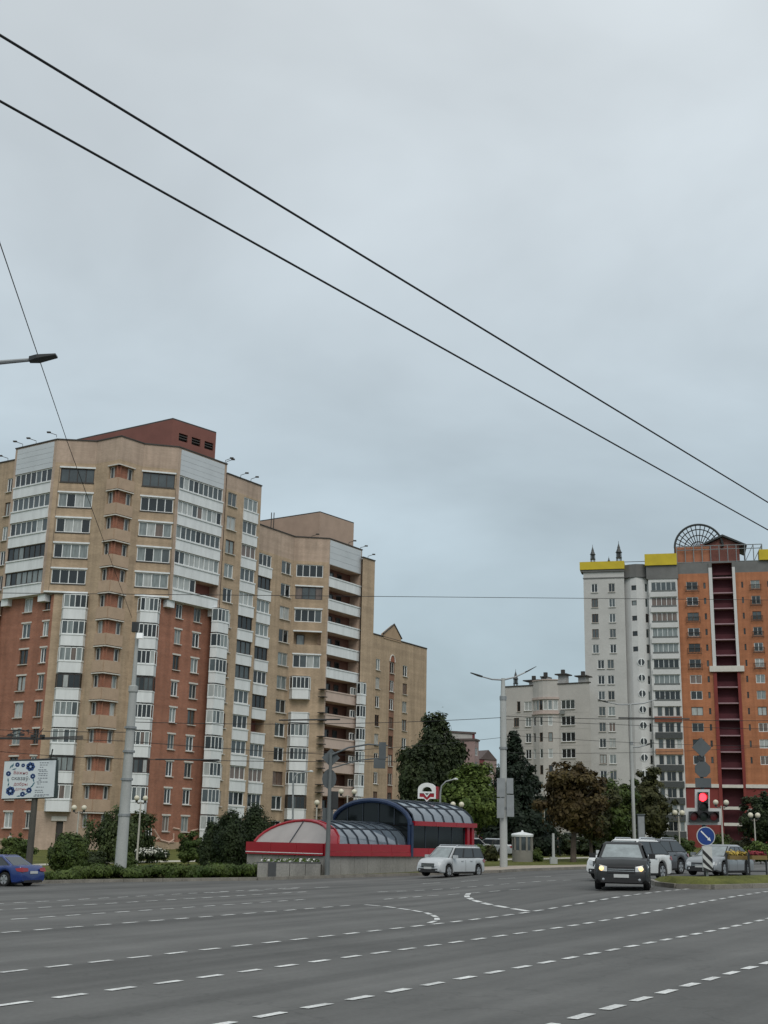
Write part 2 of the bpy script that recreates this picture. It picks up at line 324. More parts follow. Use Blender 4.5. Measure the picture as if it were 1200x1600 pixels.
# pavement strip and path laid on the land
def ribbon(name, pts, mat, label, cat, lift=0.012, parent=None):
    mb = MB(); n = len(pts)
    for (a, b_) in pts:
        for k in range(4):
            f = k / 3; X, Y = a[0] + (b_[0] - a[0]) * f, a[1] + (b_[1] - a[1]) * f; mb.v.append((X, Y, land_z(X, Y) + lift))
    for i in range(n - 1):
        for k in range(3): mb.f.append((i * 4 + k, i * 4 + 4 + k, i * 4 + 5 + k, i * 4 + 1 + k)); mb.mi.append(0)
    o = mb.build(name, mat, parent); return structure(o, label, cat) if not parent else o
pv = []
for i in range(34):
    X = 3.2 + i * 1.0; wd = 9.0 - 6.5 * smooth(i / 18.0); pv.append(((X, kerb_y(X) + 0.25), (X, kerb_y(X) + wd)))
ribbon('pavement', pv, PAVE, 'beige paved footway between the kerb and the lawn', 'pavement')
pp = []
for i in range(60):
    X = 1.5 + i * 1.15; Yc = kerb_y(X) + 20 + 1.2 * math.sin(i * 0.12); pp.append(((X, Yc), (X, Yc + 4.2)))
ribbon('path', pp, PATHM, 'pale slab path crossing the lawn behind the kiosk', 'path', lift=0.015)
pp = []
for i in range(44):
    X = -38 + i * 0.72; Yc = kerb_y(X) + 30; pp.append(((X, Yc), (X, Yc + 3.5)))
ribbon('path', pp, PATHM, 'pale path along the foot of the red brick tower', 'path', lift=0.015)

# lane markings
UX, UY = math.cos(math.radians(57.3)), math.sin(math.radians(57.3))
def dash(a, b_, wdt=0.15):
    L = math.hypot(b_[0] - a[0], b_[1] - a[1]); nx, ny = -(b_[1] - a[1]) / L * wdt / 2, (b_[0] - a[0]) / L * wdt / 2
    mb = MB(); j = lambda: random.uniform(-.012, .012)
    P = [(a[0] - nx + j(), a[1] - ny + j()), (b_[0] - nx + j(), b_[1] - ny + j()), (b_[0] + nx + j(), b_[1] + ny + j()), (a[0] + nx + j(), a[1] + ny + j())]
    mb.v = [(x, y, road_z(x, y) + 0.01) for x, y in P]; mb.f = [(0, 1, 2, 3)]; mb.mi = [0]
    mb.build('lane_dash', PAINT, road)
def lane(p, t0, t1, on=0.55, per=1.0):
    tt = t0
    while tt < t1:
        a = (p[0] + UX * tt, p[1] + UY * tt); dash(a, (a[0] + UX * on, a[1] + UY * on)); tt += per
lane((2.4, 16.0), -5, 16); lane((0.2, 18.7), -6, 32); lane((-4.9, 17.3), -4, 42); lane((-6.1, 21.5), -3, 40); lane((-8.7, 30.5), -3, 15)
lane((-9.9, 35.5), -3, 14); lane((-11.3, 40.7), -3, 16); lane((-12.4, 44.6), -3, 17)
def poly_dash(px, on=0.55, per=1.0, wdt=0.15):
    P = [on_road(*p)[:2] for p in px]; acc = 0; nxt = 0
    pts = []
    for (x0, y0), (x1, y1) in zip(P, P[1:]):
        L = math.hypot(x1 - x0, y1 - y0); k = max(1, int(L / 0.05))
        for i in range(k): pts.append((x0 + (x1 - x0) * i / k, y0 + (y1 - y0) * i / k))
    s_ = int(per / 0.05); o_ = int(on / 0.05)
    for i in range(0, len(pts) - o_, s_): dash(pts[i], pts[i + o_], wdt)
poly_dash([(570, 1414), (600, 1416.5), (640, 1422), (668, 1427), (680, 1432), (685, 1437), (678, 1441), (660, 1445)], 0.9, 1.25)
poly_dash([(825, 1424), (800, 1420), (760, 1413), (740, 1407), (728, 1401), (732, 1396), (745, 1394)], 1.3, 1.8, 0.2)
poly_dash([(600, 1405.5), (670, 1400), (820, 1389)]); poly_dash([(590, 1394), (900, 1375)]); poly_dash([(330, 1395), (560, 1384)], 1.0, 2.2)
poly_dash([(660, 1381), (900, 1369)], 1.0, 2.2, 0.15); poly_dash([(205, 1386.5), (232, 1386)], 1.0, 3)

# ------------------------------------------------------------------ facade kit
class Fac:
    """One flat stretch of wall from A to B (left to right as seen from the street)."""
    def __init__(s, root, A, B, off):
        s.root, s.A, s.B, s.off = root, A, B, off
        s.L = math.hypot(B[0] - A[0], B[1] - A[1]); s.d = ((B[0] - A[0]) / s.L, (B[1] - A[1]) / s.L); s.n = (s.d[1], -s.d[0])
        s.open = []; s.yaw = math.atan2(s.d[1], s.d[0])
    def P(s, a, z, o=0.0): return (s.A[0] + s.d[0] * a + s.n[0] * o, s.A[1] + s.d[1] * a + s.n[1] * o, z)
    def at(s, px, py): return on_wall(px, py, s.A, s.B)[0]
    def span(s, x0, x1, y): return s.at(x0, y), s.at(x1, y)
    def hole(s, s0, s1, z0, z1, depth=0.22, back=None, sides=(True, True)): s.open.append((max(s0, 0.0), min(s1, s.L), z0, z1, depth, back, sides))
    def wall(s, z0, z1, mats, zone=None, name='wall'):
        E = 1e-4
        cs = sorted(set([0.0, s.L] + [round(v, 4) for o in s.open for v in o[:2]] + (zone.s if zone else [])))
        cz = sorted(set([z0, z1] + [round(v, 4) for o in s.open for v in o[2:4] if z0 < v < z1] + ([v for v in zone.z if z0 < v < z1] if zone else [])))
        cs = [c for c in cs if -E <= c <= s.L + E]
        mb = MB(); uv = []
        def q(pts, m, u):
            mb.add(pts, [(0, 1, 2, 3)], m); uv.extend(u)
        for i in range(len(cs) - 1):
            if cs[i + 1] - cs[i] < 1e-3: continue
            cm = (cs[i] + cs[i + 1]) / 2; run = None
            for j in range(len(cz) - 1):
                zm = (cz[j] + cz[j + 1]) / 2
                if any(o[0] < cm < o[1] and o[2] < zm < o[3] for o in s.open): continue
                m = zone.f(cm, zm) if zone else 0
                a, b_, c, d = cs[i], cs[i + 1], cz[j], cz[j + 1]
                q((s.P(a, c), s.P(b_, c), s.P(b_, d), s.P(a, d)), m, ((a, c), (b_, c), (b_, d), (a, d)))
        for (a, b_, c, d, dep, back, sides) in s.open:
            m = zone.f((a + b_) / 2, c - 0.02) if zone else 0
            u = lambda *p: p
            q((s.P(a, c), s.P(b_, c), s.P(b_, c, -dep), s.P(a, c, -dep)), m, ((a, c), (b_, c), (b_, c + dep), (a, c + dep)))
            q((s.P(a, d, -dep), s.P(b_, d, -dep), s.P(b_, d), s.P(a, d)), m, ((a, d), (b_, d), (b_, d + dep), (a, d + dep)))
            if sides[0]: q((s.P(a, c, -dep), s.P(a, d, -dep), s.P(a, d), s.P(a, c)), m, ((a, c), (a, d), (a + dep, d), (a + dep, c)))
            if sides[1]: q((s.P(b_, c), s.P(b_, d), s.P(b_, d, -dep), s.P(b_, c, -dep)), m, ((b_, c), (b_, d), (b_ + dep, d), (b_ + dep, c)))
            if back is not None: q((s.P(a, c, -dep), s.P(b_, c, -dep), s.P(b_, d, -dep), s.P(a, d, -dep)), back, ((a, c), (b_, c), (b_, d), (a, d)))
        me = mb.mesh(name, mats, s.off); ul = me.uv_layers.new(name='UVMap'); ul.data.foreach_set('uv', [c for p in uv for c in p])
        return link(name, me, s.root)
    def box(s, name, s0, s1, z0, z1, o0, o1, mat, parent=None):
        mb = MB(); P = [s.P(a, z, o) for a in (s0, s1) for o in (o0, o1) for z in (z0, z1)]
        mb.add(P, [(0, 1, 3, 2), (4, 6, 7, 5), (0, 4, 5, 1), (2, 3, 7, 6), (0, 2, 6, 4), (1, 5, 7, 3)])
        return mb.build(name, mat, parent or s.root, s.off)
    def window(s, s0, s1, z0, z1, n=2, o=-0.12, frame=None, dark=0.5, split=False, top=0.0, sill=None, lights=None):
        w_, h_ = round(s1 - s0, 2), round(z1 - z0, 2); frame = frame or (FRAME if n > 2 else random.choice((FRAME, FRAME, FRAME2, DFRAME2)))
        key = (w_, h_, n, top, frame.name)
        if key not in WCACHE:
            mb = MB(); t_ = 0.085
            mb.box(0, w_, -0.05, 0.05, 0, t_); mb.box(0, w_, -0.05, 0.05, h_ - t_, h_); mb.box(0, t_, -0.05, 0.05, t_, h_ - t_); mb.box(w_ - t_, w_, -0.05, 0.05, t_, h_ - t_)
            for i in range(1, n): mb.box(w_ * i / n - t_ / 2, w_ * i / n + t_ / 2, -0.045, 0.045, t_, h_ - t_)
            if top: mb.box(t_, w_ - t_, -0.042, 0.042, h_ * (1 - top) - 0.035, h_ * (1 - top) + 0.035)
            me = mb.mesh('window', frame)
            pm = MB()
            if split:
                cw = w_ / n; pm.quad((0, 0, 0), (cw, 0, 0), (cw, 0, h_), (0, 0, h_))
            else: pm.quad((0.02, 0, 0.02), (w_ - 0.02, 0, 0.02), (w_ - 0.02, 0, h_ - 0.02), (0.02, 0, h_ - 0.02))
            WCACHE[key] = (me, pm.mesh('pane', GLASS[0]))
        me, pm = WCACHE[key]
        wo = link('window', me, s.root); p = s.P(s0, z0, o)
        wo.matrix_basis = Matrix.Translation((p[0] - s.off[0], p[1] - s.off[1], p[2] - s.off[2])) @ Matrix.Rotation(s.yaw, 4, 'Z')
        base = glass(dark)
        for i in range(n if split else 1):
            g = link('pane', pm, wo); g.location = (w_ * i / n if split else 0, 0.02, 0)
            g.material_slots[0].link = 'OBJECT'; g.material_slots[0].material = (base if random.random() < 0.7 else glass(dark)) if not lights else lights[i % len(lights)]
        if sill:
            k2 = ('sill', w_)
            if k2 not in WCACHE:
                mb = MB(); mb.box(-0.08, w_ + 0.08, -0.3, 0.0, -0.075, -0.005); WCACHE[k2] = mb.mesh('sill', SILL)
            link('sill', WCACHE[k2], wo)
        return wo
    def bay(s, s0, s1, z, out=0.85, n=4, mat=None, frame=None, dark=0.5, ch=0.3, ph=1.05, gh=1.45, glazed=True):
        """Glazed balcony box standing proud of the wall; z = floor level."""
        mat = mat or CONC_W; frame = frame or FRAME
        pl = [(s0, 0.0), (s0 + ch, out), (s1 - ch, out), (s1, 0.0)]
        mb = MB()
        def ring(pts, za, zb, m=0):
            W_ = [(s.P(a, za, o), s.P(a, zb, o)) for a, o in pts]; k = len(W_)
            mb.add([q for pr in W_ for q in pr], [tuple(2 * i for i in range(k))[::-1], tuple(2 * i + 1 for i in range(k))] + [(2 * i, 2 * ((i + 1) % k), 2 * ((i + 1) % k) + 1, 2 * i + 1) for i in range(k)], m)
        ring(pl, z - 0.16, z + ph)
        g = 0.05; ring([(s0 - g, 0), (s0 + ch - g, out + g), (s1 - ch + g, out + g), (s1 + g, 0)], z + ph - 0.1, z + ph + 0.015)
        bo = mb.build('balcony', mat, s.root, s.off)
        if not glazed: return bo
        zt = z + ph + gh; fm = MB()
        posts = [(pl[0][0] + 0.03, 0.05)] + [(pl[1][0] + (pl[2][0] - pl[1][0]) * i / n, out - 0.03) for i in range(n + 1)] + [(pl[3][0] - 0.03, 0.05)]
        for (a, o) in posts:
            P = [s.P(a - 0.04, 0, o - 0.05), s.P(a + 0.04, 0, o - 0.05), s.P(a + 0.04, 0, o + 0.02), s.P(a - 0.04, 0, o + 0.02)]
            fm.add([(p[0], p[1], zz) for zz in (z + ph, zt) for p in P], [(0, 1, 5, 4), (1, 2, 6, 5), (2, 3, 7, 6), (3, 0, 4, 7)])
        for za, zb in ((zt - 0.09, zt), (z + ph + 0.02, z + ph + 0.09)):
            k = [(a, o) for a, o in pl]
            for (a0, o0), (a1, o1) in zip(k, k[1:]):
                fm.add([s.P(a0, za, o0 - .01), s.P(a1, za, o1 - .01), s.P(a1, zb, o1 - .01), s.P(a0, zb, o0 - .01), s.P(a0, za, o0 - .07), s.P(a1, za, o1 - .07), s.P(a1, zb, o1 - .07), s.P(a0, zb, o0 - .07)], [(0, 1, 2, 3), (4, 5, 6, 7), (3, 2, 6, 7), (0, 1, 5, 4)])
        fm.build('frame', frame, bo, s.off)
        base = glass(dark); cuts = [(pl[0], pl[1])] + [((pl[1][0] + (pl[2][0] - pl[1][0]) * i / n, out), (pl[1][0] + (pl[2][0] - pl[1][0]) * (i + 1) / n, out)) for i in range(n)] + [(pl[2], pl[3])]
        for (a0, o0), (a1, o1) in cuts:
            pm = MB(); pm.quad(s.P(a0, z + ph, o0 - .05), s.P(a1, z + ph, o1 - .05), s.P(a1, zt, o1 - .05), s.P(a0, zt, o0 - .05))
            pm.build('pane', base if random.random() < 0.5 else glass(dark), bo, s.off, fix=False)
        # lid so the sky does not show through the box
        lm = MB(); lm.add([s.P(a, zt + 0.01, o) for a, o in pl], [(0, 1, 2, 3)]); lm.add([s.P(a, zt + 0.08, o) for a, o in pl], [(0, 1, 2, 3)])
        lm.build('lid', mat, bo, s.off)
        return bo
WCACHE = {}
DFRAME2 = M('brown wood frame', (0.12, 0.075, 0.05), 0.6, 0.15, 2)
class Zone:
    def __init__(s, ss, zz, f): s.s = [round(v, 4) for v in ss]; s.z = [round(v, 4) for v in zz]; s.f = f
def simple_wall(root, A, B, z0, z1, mat, off, name='wall'):
    f = Fac(root, A, B, off); return f.wall(z0, z1, [mat], None, name)
def add2(p, q, k=1.0): return (p[0] + q[0] * k, p[1] + q[1] * k)
# ================================================================== APARTMENT BLOCK 1 (nearest, left)
def floodlight(root, off, p, dirx, s_=1.0):
    mb = MB(); a = Vector(p); tip = a + Vector((dirx * .75 * s_, -0.4, 0.4)); mb.tube([a, a + Vector((0, 0, .25)), tip], 0.035, 5); o = mb.build('floodlight', DARKLINE, root, off)
    hb = MB(); hb.box(tip.x - .2, tip.x + .2, tip.y - .15, tip.y + .15, tip.z - .05, tip.z + .07); hb.build('lamp_head', DARKLINE, o, off)
Z1 = 43.6
zc1 = lambda k: 39.64 - 2.8 * (14 - k)
p = [atZ(*q, Z1) for q in ((25, 702), (90, 687), (152, 690), (190, 682), (226, 694), (280, 699), (355, 726))]
Zl = Z1 - 1.1
l0 = atZ(24, 719, Zl); l00 = atZ(-70, 738, Zl); r0 = atZ(355, 740, Zl); r1 = atZ(409, 760, Zl)
G1 = 0.2
off = (p[3][0], p[3][1], G1)
b1 = thing('apartment_block', 'tallest tan and red brick apartment block with white loggias and red rooftop box', 'building', off)
KS = range(1, 15)
def win_col(f, x0, x1, y, ks, zc, hh=0.75, n=2, dark=0.5, split=False, top=0, depth=0.2, sill=True, frame=None, lintel=False, dfr=()):
    a, b_ = f.span(x0, x1, y)
    for k in ks:
        f.hole(a, b_, zc(k) - hh, zc(k) + hh, depth)
        f.window(a, b_, zc(k) - hh, zc(k) + hh, n, -depth * 0.6, DFRAME if k in dfr else frame, dark if k not in dfr else 0.9, split, top, sill)
        if lintel: f.box('drip_sill', a - .05, b_ + .05, zc(k) - hh - .1, zc(k) - hh - .005, -.05, .07, DARKLINE)
        if lintel: f.box('lintel', a - .12, b_ + .12, zc(k) + hh + .02, zc(k) + hh + .19, -0.02, 0.11, CONC_W)
    if lintel:
        for e in (a - .16, b_ + .13): f.box('joint', e, e + .035, zc(ks[0]) - hh - 1.0, zc(ks[-1]) + hh + .25, -.02, .012, DARKLINE)
    return a, b_
def loggia_col(f, x0, x1, y, ks, zc, n=3, dark=0.55, panel=None, dfr=(), opn=(), h0=0.62, h1=0.85, proud=0.12, split=False, depth=0.25):
    a, b_ = f.span(x0, x1, y); panel = panel or CONC_W
    for k in ks:
        z0_, z1_ = zc(k) - h0, zc(k) + h1
        if k in opn: f.hole(a, b_, z0_, z1_, 1.3, 1)
        else:
            f.hole(a, b_, z0_, z1_, depth)
            f.window(a, b_, z0_, z1_, n, -0.1, DFRAME if k in dfr else None, dark if k not in dfr else 0.85, split, 0)
        f.box('balcony', a - .06, b_ + .06, z1_ - 2.8 + 0.03, z0_ - 0.03, -0.05, proud, panel)
        f.box('ledge', a - .1, b_ + .1, z0_ - 0.16, z0_ - 0.03, proud + .002, proud + 0.07, panel)
    return a, b_
# S0 left wing
f = Fac(b1, l00, l0, off)
win_col(f, 9, 18, 780, range(6, 15), zc1, 0.8)
win_col(f, -30, -14, 780, range(1, 15), zc1, 0.8)
for k in range(1, 10):
    a_, b_ = f.span(-22, 13, 1000); f.bay(max(a_, f.L - 3.2), f.L - 0.35, zc1(k) - 1.5, 0.8, 3, dark=0.6, frame=DFRAME if k == 6 else None)
f.wall(G1, Zl, [TAN, PENT])
# S1 upper overhang with glazed loggias
ZB = zc1(10) - 1.95
def overhang(A, B, lights, dfr, darkn, half_open=None):
    f = Fac(b1, A, B, off); e0, e1 = 0.38, f.L - 0.42
    for k in range(10, 15):
        za, zb = zc1(k) - 0.62, zc1(k) + 0.83
        if half_open == k:
            m_ = (e0 + e1) / 2; f.hole(e0, m_, za, zb, 0.3); f.window(e0, m_, za, zb, 4, -0.1, None, 0.5, True); f.hole(m_, e1, za, zb, 1.3, 2)
        else:
            f.hole(e0, e1, za, zb, 0.3); f.window(e0, e1, za, zb, lights, -0.1, DFRAME if k in dfr else None, darkn, True)
        f.box('balcony', e0, e1, zb - 2.8 + .03, za - .03, -.05, .1, CONC_W)
        f.box('ledge', e0 - .02, e1 + .02, za - .17, za - .03, .102, .19, CONC_W)
    zt = zc1(14) + 0.85
    for i in range(5):      # cladding sheets of the blank top storey
        f.box('cladding_sheet', e0, e1, zt + 0.02 + i * (Z1 - .15 - zt) / 5, zt + (i + 1) * (Z1 - .15 - zt) / 5, -.03, .05 + .004 * (i % 2), WCLAD)
    f.wall(ZB, Z1, [TANP, CONC_W, PENT], Zone([e0, e1], [], lambda s_, z: 0))
    mb = MB(); q = [f.P(0, ZB), f.P(f.L, ZB), f.P(f.L, ZB, -1.6), f.P(0, ZB, -1.6)]; mb.add(q, [(0, 1, 2, 3)]); mb.build('soffit', CONC_W, b1, off)
    for a in (0, f.L):
        s_ = Fac(b1, f.P(a, 0, 0)[:2], f.P(a, 0, -1.6)[:2], off) if a else Fac(b1, f.P(0, 0, -1.6)[:2], f.P(0, 0, 0)[:2], off); s_.wall(ZB, Z1, [TANP])
    f.box('bracket', -0.1, 1.0, ZB - 0.75, ZB - .003, -1.5, -0.15, CONC_W); f.box('bracket', f.L - 1.0, f.L + .1, ZB - 0.75, ZB - .003, -1.5, -0.15, CONC_W)
    return f
RI = 0.75
def red_lower(fu, cols, x0_, x1_):
    A = fu.P(-x0_, 0, -RI)[:2]; B = fu.P(fu.L + x1_, 0, -RI)[:2]; f = Fac(b1, A, B, off)
    for (x0, x1, y) in cols: win_col(f, x0, x1, y, range(1, 10), zc1, 0.78, 2, 0.5, lintel=False)
    a_ = [f.span(x0, x1, y) for x0, x1, y in cols]
    for (s0, s1) in a_:
        for k in range(1, 10): f.box('lintel', s0 - .15, s1 + .15, zc1(k) + .8, zc1(k) + .97, -.02, .06, SILL)
    f.wall(G1, ZB + 0.1, [TAN, RED], Zone([], [G1 + 1.2], lambda s_, z: 0 if z < G1 + 1.2 else 1))
    return f
fu1 = overhang(p[0], p[1], 7, (10, 11), 0.72)
red_lower(fu1, [(17, 30, 1165), (50, 59, 1163)], 1.5, 0.9)
# S2 frontal stretch
f = Fac(b1, p[1], p[2], off)
a_, b_ = win_col(f, 94, 147, 748, range(10, 15), zc1, 0.78, 4, 0.4, True, lintel=True, dfr=(14,), sill=False)
s0, s1 = f.span(90, 134, 1028)
for k in range(2, 10): f.bay(s0, s1, zc1(k) - 1.72, 0.9, 4, dark=0.55, frame=DFRAME if k in (3, 6) else None)
a_, b_ = f.span(87, 98, 1297); f.hole(a_, b_, G1 + .6, G1 + 3.0, 0.35); f.box('door', a_ + .02, b_ - .02, G1 + .6, G1 + 2.96, -.3, -.22, DARKLINE)
f.box('door_surround', a_ - .5, b_ + .5, G1 + 3.05, G1 + 3.5, -.02, .12, SILL)
zt1 = zc1(14) + 1.4
ZN = lambda f: Zone([], [zt1, G1 + 4.0], lambda s_, z: 1 if z > zt1 or z < G1 + 4.0 else 0)
f.box('beam', .05, s1 + .4, zc1(9) + .98, zc1(9) + 1.15, -.02, .3, CONC_W); f.hole(0, 1.15, G1 - .5, ZB, .01)
f.wall(G1, Z1, [TAN, TANP], ZN(f))
# S3 convex corner with V balconies
fl = Fac(b1, p[2], p[3], off); fr = Fac(b1, p[3], p[4], off)
va = fl.at(168, 760); vb = fr.at(208, 760)
for k in KS:
    z0_, z1_ = zc1(k) - 0.62, zc1(k) + 0.78
    fl.hole(va, fl.L, z0_, z1_, 0.34, 2, (True, False)); fr.hole(0, vb, z0_, z1_, 0.34, 2, (False, True))
    fl.window(va + .06, va + .62, z0_ + .02, z1_ - .05, 1, -0.29, FRAME2, 0.95); fr.window(vb - .62, vb - .06, z0_ + .02, z1_ - .05, 1, -0.29, FRAME2, 0.95)
    mb = MB()
    for (g, a0, a1) in ((fl, va - .12, fl.L), (fr, 0, vb + .12)):
        P = [g.P(a, z, o) for a in (a0, a1) for o in (-.05, .09) for z in (z1_ + .01, z1_ + .12)]
        mb.add(P, [(0, 1, 3, 2), (4, 6, 7, 5), (0, 4, 5, 1), (2, 3, 7, 6), (0, 2, 6, 4), (1, 5, 7, 3)])
    mb.build('lintel', SILL, b1, off)
    mb = MB()
    for (g, a0, a1) in ((fl, va - .08, fl.L), (fr, 0, vb + .08)):
        P = [g.P(a, z, o) for a in (a0, a1) for o in (-.05, .1) for z in (z1_ - 2.8 + .19, z0_ - .01)]
        mb.add(P, [(0, 1, 3, 2), (4, 6, 7, 5), (0, 4, 5, 1), (2, 3, 7, 6), (0, 2, 6, 4), (1, 5, 7, 3)])
    mb.build('balcony', M('tan rendered balcony', (0.43, 0.315, 0.225), 0.85, 0.1, 1.0, fine=0.1), b1, off)
for g in (fl, fr): g.wall(G1, Z1, [TAN, TANP, RED], ZN(g))
# S4
f = Fac(b1, p[4], p[5], off)
win_col(f, 222, 273, 755, range(10, 15), zc1, 0.78, 4, 0.35, True, lintel=True, dfr=(14,), sill=False)
s0, s1 = f.span(209, 245, 1028)
for k in range(2, 10): f.bay(s0, s1, zc1(k) - 1.72, 0.9, 4, dark=0.6, frame=DFRAME if k in (3, 6) else None)
a_, b_ = f.span(228, 238, 1290); f.hole(a_, b_, G1 + .8, G1 + 2.6, .3); f.window(a_, b_, G1 + .8, G1 + 2.6, 2, -.2)
f.box('beam', s0 - .4, f.L - .05, zc1(9) + .98, zc1(9) + 1.15, -.02, .3, CONC_W); f.hole(f.L - 1.15, f.L, G1 - .5, ZB, .01)
f.wall(G1, Z1, [TAN, TANP], ZN(f))
# S5
fu5 = overhang(p[5], p[6], 9, (), 0.3, half_open=10)
red_lower(fu5, [(272, 282, 1003), (300, 311, 1008)], 0.9, 1.5)
# S6 right stretch
f = Fac(b1, r0, r1, off)
win_col(f, 355, 369, 803, KS, zc1, 0.8, 2, 0.6)
loggia_col(f, 380, 402, 808, KS, zc1, 3, 0.6, dfr=(9, 8, 7), opn=())
for k in range(1, 10):
    s0 = f.at(329, 1000); f.bay(max(-1.2, s0), f.at(352, 985), zc1(k) - 1.55, 0.7, 3, dark=0.6)
f.wall(G1, Zl, [TANP, PENT, TAN], Zone([], [zc1(14) + 1.1], lambda s_, z: 0 if z > zc1(14) + 1.1 else 2))
# hidden sides, roof, rooftop box
dn = (0.62, 0.78)
bk = [add2(l00, dn, 16), add2(r1, (-0.8, 0.6), 15)]
simple_wall(b1, r1, add2(r1, (-0.8, 0.6), 15), G1, Zl, TAN, off); simple_wall(b1, bk[1], bk[0], G1, Zl, TAN, off); simple_wall(b1, bk[0], l00, G1, Zl, TAN, off)
mb = MB(); poly = [l00, l0] + p + [r0, r1] + [bk[1], bk[0]]
mb.add([(x, y, Zl - .05) for x, y in poly], [tuple(range(len(poly)))]); mb.build('roof', ROOFM, b1, off)
mb = MB()                                      # coping along the parapet
for q in ([l00, l0], p, [r0, r1]):
    zz = Z1 if q is p else Zl
    for (A, B) in zip(q, q[1:]):
        g = Fac(b1, A, B, off); P = [g.P(a, z, o) for a in (-.03, g.L + .03) for o in (-.3, .1) for z in (zz + .002, zz + .12)]
        mb.add(P, [(0, 1, 3, 2), (4, 6, 7, 5), (0, 4, 5, 1), (2, 3, 7, 6), (0, 2, 6, 4), (1, 5, 7, 3)])
mb.build('coping', DARKLINE, b1, off)
for (A, B) in ((p[0], add2(p[0], (.1, 1), 9)), (p[6], add2(p[6], (-.75, .66), 9))):
    simple_wall(b1, A, B, Zl, Z1, TANP, off)
ZP = Z1 + 4.0
q = [atZ(120, 688, ZP), atZ(270, 655, ZP), atZ(338, 677, ZP)]; q += [add2(q[2], (-.75, .66), 12), add2(q[0], (.3, .95), 8)]
f = Fac(b1, q[1], q[2], off)
for (x0, x1, y) in ((279, 293, 689), (299, 313, 695), (319, 333, 703)):
    a_, b_ = f.span(x0, x1, y); f.hole(a_, b_, ZP - 2.25, ZP - 1.35, .5, 1); f.box('louvre', a_ + .02, b_ - .02, ZP - 1.95, ZP - 1.85, -.3, -.05, DARKLINE); f.box('louvre', a_ + .02, b_ - .02, ZP - 1.65, ZP - 1.55, -.3, -.05, DARKLINE)
f.wall(Zl, ZP, [PENT, DARKLINE])
for A, B in ((q[0], q[1]), (q[2], q[3]), (q[3], q[4]), (q[4], q[0])): simple_wall(b1, A, B, Zl, ZP, PENT, off)
mb = MB(); mb.prism([(x, y) for x, y in q], ZP + .003, ZP + .16); mb.build('rooftop_box_roof', DARKLINE, b1, off)
for (x, y) in ((12, 722), (35, 700), (56, 695), (88, 686)): a = atZ(x, y, Z1 - .6); floodlight(b1, off, (a[0], a[1], Z1 - .4), -1)
for (x, y) in ((352, 724), (354, 726), (376, 747), (392, 753)): a = atZ(x, y, Zl); floodlight(b1, off, (a[0], a[1], Zl + .1), 1)
def pattern_relief(f_, px):                # pale branch-like relief at the foot of the red wall
    for run in px:
        mb = MB(); P = [f_.P(*on_wall(x, y, f_.A, f_.B), .0) for x, y in run]; mb.tube(P, 0.12, 5); mb.build('branch_relief', M('pale pink render', (0.47, 0.33, 0.26), 0.85, 0.1, 2), b1, off)
fr5 = Fac(b1, fu5.P(-.9, 0, -RI)[:2], fu5.P(fu5.L, 0, -RI)[:2], off)
pattern_relief(fr5, [[(240, 1296), (247, 1307), (251, 1313)], [(251, 1313), (262, 1316), (271, 1316)], [(248, 1308), (243, 1312)], [(270, 1294), (280, 1296), (283, 1302)], [(262, 1318), (271, 1312), (271, 1302)], [(297, 1299), (309, 1296)]])

# ================================================================== APARTMENT BLOCK 2
Zf = atY(490, 841, 150.0)[2]; Z2 = Zf
zc2 = lambda k: 33.99 - 2.8 * (12 - k)
t_ = [atZ(461, 839, Z2), atZ(515, 842, Z2), atZ(566, 860, Z2)]
T0 = atZ(409, 821, Z2); dT = ((t_[0][0] - T0[0]), (t_[0][1] - T0[1])); LT = math.hypot(*dT); T0 = add2(T0, (-dT[0] / LT, -dT[1] / LT), 3.0)
Zl2 = Z2 - 1.1; e0 = atZ(567, 871, Zl2); e1 = atZ(586, 877, Zl2)
G2 = 0.2; off = (t_[1][0], t_[1][1], G2)
b2 = thing('apartment_block', 'middle tan brick apartment block with dark open loggias on its corner', 'building', off)
K2 = range(1, 13)
f = Fac(b2, T0, t_[0], off)
loggia_col(f, 404, 424, 885, K2, zc2, 3, 0.6, dfr=(11, 8, 6), opn=(5,))
win_col(f, 440, 455, 891, K2, zc2, 0.78, 2, 0.45)
zt2 = zc2(12) + 1.2
f.wall(G2, Z2, [TANP, PENT, TAN], Zone([], [zt2], lambda s_, z: 0 if z > zt2 else 2))
f = Fac(b2, t_[0], t_[1], off)
a_, b_ = f.span(463, 505, 893)
for k in range(8, 13):
    if k == 9: f.hole(a_, b_, zc2(k) - .78, zc2(k) + .78, 1.2, 0); f.window(a_ + .4, a_ + 1.4, zc2(k) - .7, zc2(k) + .6, 1, -1.15, DFRAME, .9)
    else: f.hole(a_, b_, zc2(k) - .78, zc2(k) + .78, .2); f.window(a_, b_, zc2(k) - .78, zc2(k) + .78, 4, -.12, DFRAME if k == 11 else None, .35, True)
    if k < 12: f.box('lintel', a_ - .1, b_ + .1, zc2(k) + .8, zc2(k) + .96, -.02, .11, CONC_W)
s0, s1 = f.span(452, 485, 1075); s0 = max(s0, -1.0)
for k in range(1, 8):
    f.bay(s0, s1, zc2(k) - 1.65, .85, 4, dark=.6, glazed=(k != 6), frame=DFRAME if k in (2, 1) else None)
f.wall(G2, Z2, [TAN, TANP], Zone([], [zt2], lambda s_, z: 1 if z > zt2 else 0))
f = Fac(b2, t_[1], t_[2], off)           # open loggias
a_, b_ = 0.25, f.L - 0.35
